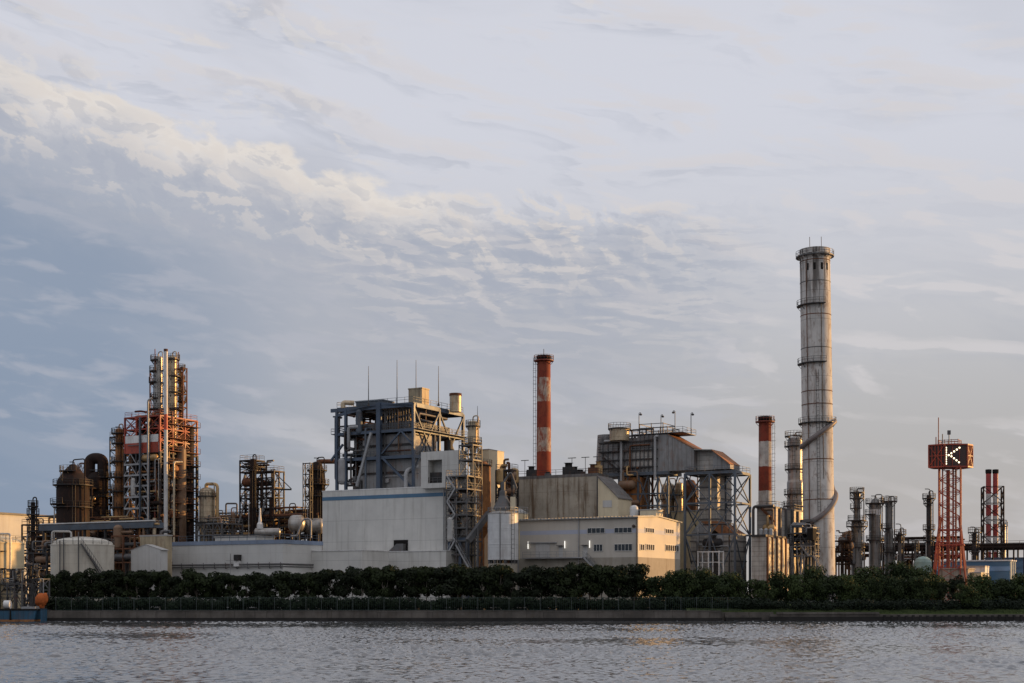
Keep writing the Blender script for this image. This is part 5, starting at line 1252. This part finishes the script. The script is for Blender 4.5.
Y = 306; s = Y/F; cx = xat(817, Y)
cx = xat(820, Y)
r = thing('tall_stack', 'very tall pale concrete stack with a railed crown, soot streaks and a coiling duct', 'stack', (cx, Y, GZ)); r.rotation_euler = (0, R(-.85), 0)
zt_ = zat(256, Y); hw = lambda py: (14.9 + .5*(py-256)/330)*s
MB().lathe(cx + 0, Y, [(hw(605), GZ), (hw(430), zat(430, Y)), (hw(256), zt_), (hw(256)*.85, zt_+.01), (hw(256)*.85, zt_-2)], 48).build('shaft', 'stack_concrete', r)
r_ = hw(256)
MB().lathe(cx, Y, [(r_*1.01, zt_-.8), (r_*1.16, zt_-.1), (r_*1.16, zt_+.1), (r_*1.02, zt_+.12), (r_*1.02, zt_+1.35), (r_*.9, zt_+1.4)], 48).build('crown_ring', 'stack_concrete', r)
ring_deck(r, cx, Y, zt_-.35, r_*1.163, r_*1.27, 'steel_grey', brackets=False)
for py, a0, a1 in ((306.5, 150, 290), (364.5, 150, 290), (424, 120, 420)):
    ring_deck(r, cx, Y, zat(py, Y), hw(py)*.99, hw(py)+.8, 'steel_dark', a0, a1)
for k in (-.33, .45): MB().tube([(cx+r_*k, Y, zt_+1), (cx+r_*k, Y, zt_+4.2)], .06, 6).build('lightning_rod', 'steel_dark', r)
for k, (a, w_) in enumerate(((-104, .5), (-76, .5), (-50, .4), (-130, .4))):       # thin black plates on the shaft under the crown
    A = R(a); q0 = r_*1.004; u_ = V((-math.sin(A), math.cos(A), 0)); c = V((cx+q0*math.cos(A), Y+q0*math.sin(A), zt_-3.6))
    MB().par(c - u_*w_/2, u_*w_, UP*1.5, V((math.cos(A), math.sin(A), 0))*.03).build('black_plate', 'flat_black', r)
for py in (262, 283, 316, 349, 392, 405, 460, 500):
    z = zat(py, Y); q0 = hw(py)
    MB().lathe(cx, Y, [(q0*.999, z-.1), (q0+.05, z-.06), (q0+.05, z+.06), (q0*.999, z+.1)], 48).build('hoop', 'steel_grey' if py in (283, 349) else 'rust_mid', r)
mb = MB(); a = R(-100); ladder(mb, (cx+(hw(605)+.2)*math.cos(a), Y+(hw(605)+.2)*math.sin(a), GZ+20), zat(372, Y)-GZ-20); mb.build('ladder', 'steel_dark', r)
mb = MB(); a = R(-135)
pts = [(cx+(hw(p_)+.25)*math.cos(a), Y+(hw(p_)+.25)*math.sin(a), zat(p_, Y)) for p_ in (560, 430, 306, 262)]
mb.tube(pts, .09, 7); mb.build('conduit', 'rust_mid', r)
mb = MB(); a = R(-82); pts = [(cx+(hw(p_)+.15)*math.cos(a), Y+(hw(p_)+.15)*math.sin(a), zat(p_, Y)) for p_ in (480, 364, 306)]
mb.tube(pts, .07, 7); mb.build('conduit', 'steel_dark', r)
def coil(a0, p0, a1, p1, n=26, rr=.55, tail=None, head=None):
    pts = []
    for i in range(n+1):
        t_ = i/n; e = t_*t_*(3-2*t_)*.5 + t_*.5; a = R(a0+(a1-a0)*t_); py = p0+(p1-p0)*e
        pts.append(V((cx+(hw(py)+rr*.7)*math.cos(a), Y+(hw(py)+rr*.7)*math.sin(a), zat(py, Y))))
    if tail is not None: pts = tail + pts
    if head is not None: pts += head
    MB().tube(pts, rr, 12).build('coiling_duct', 'pipe_vein', r)
coil(-170, 447, -15, 422)
coil(-120, 521, 18, 491, head=[V((cx+(hw(486)+.5)*math.cos(R(30)), Y+(hw(486)+.5)*math.sin(R(30)), zat(484, Y)))])
p = V((cx+(hw(521)+.4)*math.cos(R(-120)), Y+(hw(521)+.4)*math.sin(R(-120)), zat(521, Y)))
MB().box(p.x-2.6, p.x+.4, p.y-.6, p.y+1.6, p.z-.35, p.z+.2).build('duct_shelf', 'steel_grey', r)
MB().tube([p+V((-.4, -.2, -.3)), p+V((-1.0, -.4, -2.6)), p+V((-1.0, -.4, -7))], [.6, .5, .5], 10).build('duct_drop', 'steel_dark', r)
g = G(818, 299, 786, 834)
r = thing('pipe_scaffold', 'tangled grey steel platforms, pipes and stairs round the foot of the tall stack', 'scaffold', g.base())
frame(r, g, (533, 544, 556), 4, 2, 'steel_grey', .2, .17, 'z', a0=0, a1=.9, b0=0, b1=.4)
mb = MB()
for i in range(8):
    a = rnd.uniform(0, .75); mb.bar(g.p(a, -.05, GZ), g.p(a+rnd.choice((-.14, .14)), -.05, g.z(546)), .16)
mb.bar(g.p(0, -.05, g.z(546)), g.p(.9, -.05, g.z(546)), .16); mb.bar(g.p(0, -.05, g.z(556)), g.p(.9, -.05, g.z(556)), .16)
mb.build('brace_lattice', 'steel_light', r)
mb = MB(); stair(mb, g.p(.5, -.08, g.z(545)), g.p(.75, -.08, g.z(556))); stair(mb, g.p(.9, -.08, g.z(556)), g.p(1.2, -.08, g.z(574))); mb.build('zigzag_stair', 'steel_light', r)
clutter(r, g, (533, 544, 556), 16, 4, 4, 62, ('steel_grey', 'steel_dark', 'steel_bluegrey', 'steel_light'), a1=.85, b1=.4, r=(.1, .28))
unit('machine_box', 'black machine box on the scaffold at the foot of the tall stack', 'machine box', 807, 813, 528, 540, 297, 'flat_black', 2.5)

# ------------------------------------------------------------------ east end
Yc = 330
vessel('distillation_column', 'stepped grey column with a railed crown, closest to the tall stack', 'column', 857, Yc, [(3.3, 494), (3.3, 519), (5.6, 524), (5.6, 600)], 'alu_dark', [(493, 4), (499, 4), (509, 3.5, 150, 300), (521, 5), (527, 5), (548, 3)], n=18, vent=3)
vessel('distillation_column', 'widest grey column with a white band, middle of the slim columns by the pipe rack', 'column', 875, Yc+2, [(3, 500), (6, 505), (6, 600)], 'alu_dark', [(504, 4), (515, 4, 120, 260), (541, 3)], n=20, vent=4)
s = (Yc+2)/F
r_ = 6.06*s; c_ = xat(875, Yc+2)
wb = MB().lathe(c_, Yc+2, [(r_, zat(515, Yc+2)), (r_, zat(509.5, Yc+2))], 20).build('white_band', 'white_paint', [o for o in bpy.data.objects if o.name == 'distillation_column.001'][0])
vessel('distillation_column', 'slender grey column joined by a catwalk to the widest column', 'column', 889, Yc+4, [(3.6, 502), (3.6, 528), (4.2, 531), (4.2, 600)], 'alu_dark', [(502, 4.5), (529, 4, 90, 270), (553, 3)], n=16, vent=6)
r = thing('catwalk', 'short catwalk high between the widest grey column and the slender one', 'catwalk', at(882, 504, Yc))
mb = MB(); mb.bar(at(879, 503.5, Yc), at(888, 502.5, Yc), .9, .2); d_ = mb.build('deck', 'steel_dark', r)
mb = MB(); mb.rail([at(879, 503.2, Yc-.4), at(888, 502.2, Yc-.4)], 1.1, .08, 1.2); mb.build('railing', 'steel_dark', d_)
vessel('short_column', 'short dark column with a hooked vent east of the slender grey column', 'column', 900, Yc, [(2.2, 533), (2.2, 600)], 'steel_grey', [(535, 4), (541, 2)], n=14, vent=9)
vessel('short_column', 'smallest stubby column with a small ring vent between the short dark column and sign tower', 'column', 915.5, Yc, [(1.6, 545), (1.6, 600)], 'steel_grey', [(547, 2)], n=12, vent=5)
vessel('short_column', 'tall thin dark column with a hooked vent just west of the red sign tower', 'column', 929, Yc+6, [(2.6, 496), (2.6, 600)], 'steel_dark', [(499, 4), (504, 3, 120, 300), (530, 3.5), (541, 3)], n=14, vent=7)
vessel('short_column', 'dark column with a hooked vent just east of the red sign tower', 'column', 974.5, Yc, [(2.4, 534), (2.4, 600)], 'steel_dark', [(533, 4), (541, 3), (552, 3)], n=14, vent=7)
g = G(1100, 322, 836, depth=6)
r = thing('pipe_rack', 'long rusty elevated pipe rack running east from the tall stack past the sign tower', 'pipe rack', g.base())
frame(r, g, (545,), 26, 1, 'rust_dark', .35, .5, 'none', decks=False)
for k, (b_, dz, m_) in enumerate(((.05, .5, 'rust_dark'), (.2, .55, 'steel_grey'), (.38, .5, 'rust_mid'), (.6, .6, 'steel_grey'), (.1, -.6, 'rust_dark'), (.8, .5, 'pipe_brown'))):
    MB().tube([g.p(0, b_, g.z(545)+dz), g.p(1, b_, g.z(545)+dz)], .28, 8).build('pipe', m_, r)
mb = MB(); mb.rail([g.p(0, -.01, g.z(545)+.3), g.p(1, -.01, g.z(545)+.3)], 1., .08, 3); mb.build('railing', 'steel_dark', r)
clutter(r, g, (575, 560, 545), 34, 7, 7, 71, ('steel_grey', 'rust_mid', 'pipe_silver', 'steel_dark', 'rust_dark', 'alu_jacket'), a1=.5, r=(.12, .3))
g = G(850, 326, 834, depth=6)
r = thing('steel_frame', 'low rusty frame of pipes right behind the foot of the tall stack', 'steel frame', g.base())
frame(r, g, (541, 552, 564), 2, 1, 'rust_dark', .25, .22, 'r')
clutter(r, g, (541, 552, 564), 14, 4, 4, 72, ('steel_grey', 'rust_mid', 'rust_dark', 'pipe_brown'), r=(.1, .25))
r = thing('round_tank', 'small pale green domed tank under the pipe rack', 'tank', at(923, 605, 318))
MB().lathe(xat(923, 318), 318, [(1.9, GZ), (1.9, zat(562, 318)), (1.6, zat(559, 318)), (.9, zat(557, 318)), (.05, zat(556.3, 318))], 20).build('shell', 'tank_green' if 'tank_green' in MATS else mat('tank_green', (.25, .36, .33), .5, 0, .2, RUST, .2), r)
def lowb(px0, px1, py0, Y, wall, roof, label, dep=8):
    q = G(px1, Y, px0, depth=dep); r = thing('low_building', label, 'building', q.base())
    mb = MB(); q.block(mb, 0, 1, 0, 1, GZ, q.z(py0)); mb.build('wall', wall, r)
    mb = MB(); q.block(mb, -.01, 1.01, -.03, 1.03, q.z(py0)+.003, q.z(py0)+.3); mb.build('roof', roof, r)
    mb = MB(); q.block(mb, -.003, 1.003, -.012, -.001, q.z(py0)-2.2, q.z(py0)-1.2); mb.build('stripe', 'blue_pale', r)
lowb(934, 1010, 561, 316, 'stripe_blue', 'white_paint', 'low blue walled building with a pale roof behind the legs of the sign tower')
lowb(985, 1075, 558, 330, 'blue_pale', 'roof_bluegrey', 'blue building with a blue grey roof below the two striped flues', 14)
lowb(962, 985, 567, 310, 'white_paint', 'roof_grey', 'tiny white hut in front of the blue walled building', 5)
unit('site_hut', 'small cream hut behind the trees east of the sign tower base', 'hut', 972, 981, 573, None, 300, 'tank_sunlit', 4)

# sign tower with the lit letter
Y = 302; cx = xat(950, Y); s = Y/F
r = thing('sign_tower', 'red lattice sign tower carrying a dark box with a lit letter K', 'sign tower', (cx, Y, GZ))
lattice_tower(r, cx, Y, 20.5*s, 20.5*s, GZ, zat(467, Y), 11, .24, 'red_lattice', .13, rot=R(20))
for k in range(4):      # splayed outer legs
    a = -R(20) + math.pi/4 + k*math.pi/2
    p0 = V((cx+math.cos(a)*5.6, Y+math.sin(a)*5.6, GZ)); p1 = V((cx+math.cos(a)*2.75, Y+math.sin(a)*2.75, zat(518, Y)))
    MB().bar(p0, p1, .32).build('splayed_leg', 'red_lattice', r)
mb = MB()
for py, k_ in ((545, 4.0), (530, 3.25)):
    z = zat(py, Y)
    for k in range(4):
        a = -R(20) + math.pi/4 + k*math.pi/2; b_ = a + math.pi/2
        mb.bar((cx+math.cos(a)*k_, Y+math.sin(a)*k_, z), (cx+math.cos(b_)*k_, Y+math.sin(b_)*k_, z), .25)
mb.build('tie_lattice', 'red_lattice', r)
MB().tube([(cx-.4, Y, GZ), (cx-.4, Y, zat(470, Y))], .4, 12).build('core_pipe', 'red_oxide', r)
for k, (dx, m_) in enumerate(((-1.4, 'red_lattice'), (1.5, 'red_oxide'), (.9, 'red_oxide'))): MB().tube([(cx+dx, Y+.6, GZ), (cx+dx, Y+.6, zat(469, Y))], .16, 8).build('core_pipe', m_, r)
mb = MB(); ladder(mb, (cx+.7, Y-.3, GZ), zat(467, Y)-GZ); mb.build('ladder', 'red_oxide', r)
z0, z1 = zat(467, Y), zat(446, Y)
# six sided sign drum, its front face turned to the water
hx = [(-10, 2.6), (-21.3, 4.5)]
fr_ = [V((xat(941.5, Y), Y-2.4, 0)), V((xat(963, Y), Y-2.4, 0)), V((xat(971, Y), Y-.6, 0)), V((xat(966, Y), Y+2.6, 0)), V((xat(938, Y), Y+2.6, 0)), V((xat(929, Y), Y-.3, 0))]
mb = MB(); mb.prism([p+UP*z0 for p in fr_], UP*(z1-z0)); box_ = mb.build('sign_box', 'sign_panel', r)
mb = MB()
for i in range(6):
    p, q = fr_[i], fr_[(i+1) % 6]; o = ((p+q)/2 - V((cx, Y, 0))).normalized()*.12
    for z in (z0-.1, z1+.1): mb.bar(p+o+UP*z, q+o+UP*z, .28)
    mb.bar(p+o*1.5+UP*(z0-.1), p+o*1.5+UP*(z1+.1), .26)
    for t_ in ((.33, .66) if i == 0 else (.2, .4, .6, .8)): c = p.lerp(q, t_)+o; mb.bar(c+UP*z0, c+UP*z1, .1 if i == 0 else .16)
    if i: mb.bar(p+o+UP*z0, q+o+UP*z1, .16); mb.bar(q+o+UP*z0, p+o+UP*z1, .16); mb.bar(p+o+UP*(z0+z1)/2, q+o+UP*(z0+z1)/2, .16)
mb.build('sign_frame_lattice', 'red_lattice', r)
mb = MB()                                       # bulbs of the letter
pts = [(946.3, 447.6 + i*2.3) for i in range(8)] + [(949+i*2.7, 455-i*1.85) for i in range(0, 5)] + [(951.8+i*2.5, 456.2+i*2.0) for i in range(0, 4)]
for (px, py) in pts: mb.blob((xat(px, Y-2.7), Y-2.5, zat(py, Y-2.7)), .2, .12, .2, 8, 5)
mb.build('letter_bulbs', 'bulb', r)
g = G(958, 302, 938, depth=3.5)
deck(r, g, 0, 1, 0, 1, z1+.35, 'red_oxide'); frame(r, g, (439.5,), 3, 1, 'red_oxide', .12, .1, 'none', decks=False, z0=z1+.35)
for px, pyt in ((938.5, 417.5), (942.5, 434), (949, 431), (936, 437)):
    MB().tube([at(px, 446, Y), at(px, pyt, Y)], .1, 6).build('antenna', 'red_oxide' if px < 940 else 'steel_grey', r)
mb = MB(); mb.bar(at(947.6, 432.5, Y), at(950.4, 432.5, Y), .5, .9); mb.build('beacon', 'steel_grey', r)
unit('concrete_footing', 'pale concrete plinth under the red sign tower', 'plinth', 938, 968, 569, None, 299, 'concrete_stained', 7, 'concrete_stained')

# twin flues
Y = 345; s = Y/F
for k, px in enumerate((988.5, 995.5)):
    cx = xat(px, Y); zt_ = zat(470, Y)
    r = thing('striped_flue', ['red and white banded flue in a lattice cage, on the side nearer the sign tower', 'red and white banded flue in the lattice cage, away from the sign tower'][k], 'flue', (cx, Y, GZ))
    if k == 0:
        z_ = lambda py: zat(py, Y)-GZ; RD_, WT = (.36, .05, .045), (.6, .57, .54)
        mat('flue_bands', WT, .6, 0, .2, RUST, .2, bands=[(0, WT), (z_(569), RD_), (z_(552), WT), (z_(536), RD_), (z_(524), WT), (z_(516), RD_), (z_(505), WT), (z_(494), RD_)])
    MB().lathe(cx, Y, [(2.5*s, GZ), (2.5*s, zt_), (2.0*s, zt_+.02)], 20).build('shaft', 'flue_bands', r)
    MB().lathe(cx, Y, [(2.7*s, zt_-.9), (3*s, zt_-.6), (3*s, zt_+.1), (2.2*s, zt_+.15)], 20).build('crown_ring', 'flat_black', r)
r = thing('flue_cage', 'dark square lattice cage holding the two striped flues', 'lattice cage', (xat(992.5, Y), Y, GZ))
lattice_tower(r, xat(992.5, Y), Y, 19*s, 19*s, GZ, zat(487, Y), 7, .3, 'rust_dark', .16, rot=R(12))
vessel('process_column', 'pale column half hidden behind the lattice cage of the two flues', 'column', 1003, 356, [(2.6, 525), (2.6, 600)], 'alu_jacket', [(527, 2)], n=14)

# ------------------------------------------------------------------ moored barge and the orange bundle
Y = 226; 
r = thing('moored_barge', 'blue ribbed work barge with an orange waterline moored at the west end of the quay', 'barge', (xat(8, Y), Y, 0))
x0, x1 = xat(-60, Y), xat(36, Y); zt_ = zat(610.5, Y)
MB().prism([(x0, Y, .35), (x1-.3, Y, .35), (x1, Y, zt_), (x0, Y, zt_)], (0, 5, 0)).build('hull', 'blue_paint', r)
MB().box(x0, x1-.35, Y-.06, Y+5.06, -.4, .346).build('boot_stripe', 'rust_bright', r)
MB().box(x0, x1+.1, Y-.1, Y+5.1, zt_+.003, zt_+.25).build('gunwale', 'flat_black', r)
MB().prism([(xat(9.5, Y), Y-.14, .3), (xat(11.5, Y), Y-.14, .3), (xat(11, Y), Y-.14, zt_), (xat(10, Y), Y-.14, zt_)], (0, .12, 0)).build('fender', 'flat_black', r)
MB().box(xat(19, Y), xat(33, Y), Y+1, Y+3, zt_+.26, zt_+.6).build('deck_pallet', 'steel_light', r)
MB().tube([(xat(0, Y), Y+2, zt_+.95), (xat(6, Y), Y+2, zt_+.95)], .7, 12).build('deck_drum', 'white_paint', r)
g = G(16, 229.5, -10, depth=2)
frame(r, g, (598,), 3, 1, 'steel_dark', .12, .1, 'none', decks=False, z0=zt_+.26)
r = thing('mooring_dolphin', 'short blue steel mooring pile next to the blue barge', 'mooring pile', (xat(41.7, Y), Y+1, -.6))
MB().box(xat(39.4, Y), xat(43.8, Y), Y+.5, Y+1.6, -.6, zat(609, Y)).build('pile', 'blue_paint', r)
MB().box(xat(39.2, Y), xat(44, Y), Y+.4, Y+1.7, zat(609, Y)+.003, zat(608.3, Y)).build('cap', 'steel_dark', r)
r = thing('quay_corner', 'dark concrete quay end behind the blue barge', 'quay wall', (xat(10, 231), 232, -.6))
MB().box(xat(-200, 231), X(45)-.01, 231.2, 233, -.6, GZ-.1).build('wall_face', 'concrete_dark', r)
bm_ = MB(); rg = random.Random(3); c = at(41, 600, 232)
bm_.blob(c, .95, .8, 1.15, 14, 10, .28, rg); bm_.blob(c+V((.65, 0, .2)), .5, .5, .95, 10, 8, .3, rg); bm_.blob(c+V((.1, 0, -.8)), .5, .5, .7, 10, 7, .3, rg)
r = thing('wrapped_bundle', 'bright orange rounded wrapped bundle at the end of the quay', 'bundle', (c.x, c.y, GZ-.1))
bm_.build('tarpaulin', 'orange_tarp', r)
MB().bar((c.x+.1, c.y, GZ-.1), (c.x+.1, c.y, c.z-1), .3).build('stand', 'steel_dark', r)
r = thing('street_lamp', 'slim crook necked lamp post beside the orange bundle', 'lamp post', at(43.5, 608, 234))
MB().tube(arc([at(43.5, 610, 234), at(43.5, 579, 234), at(40, 578.5, 234)], .5), .07, 7).build('post', 'steel_light', r)
MB().bar(at(41, 578.7, 234), at(39, 578.9, 234), .3, .14).build('lamp_head', 'steel_light', r)
for o in bpy.data.objects:
    if '_w' in o: del o['_w']
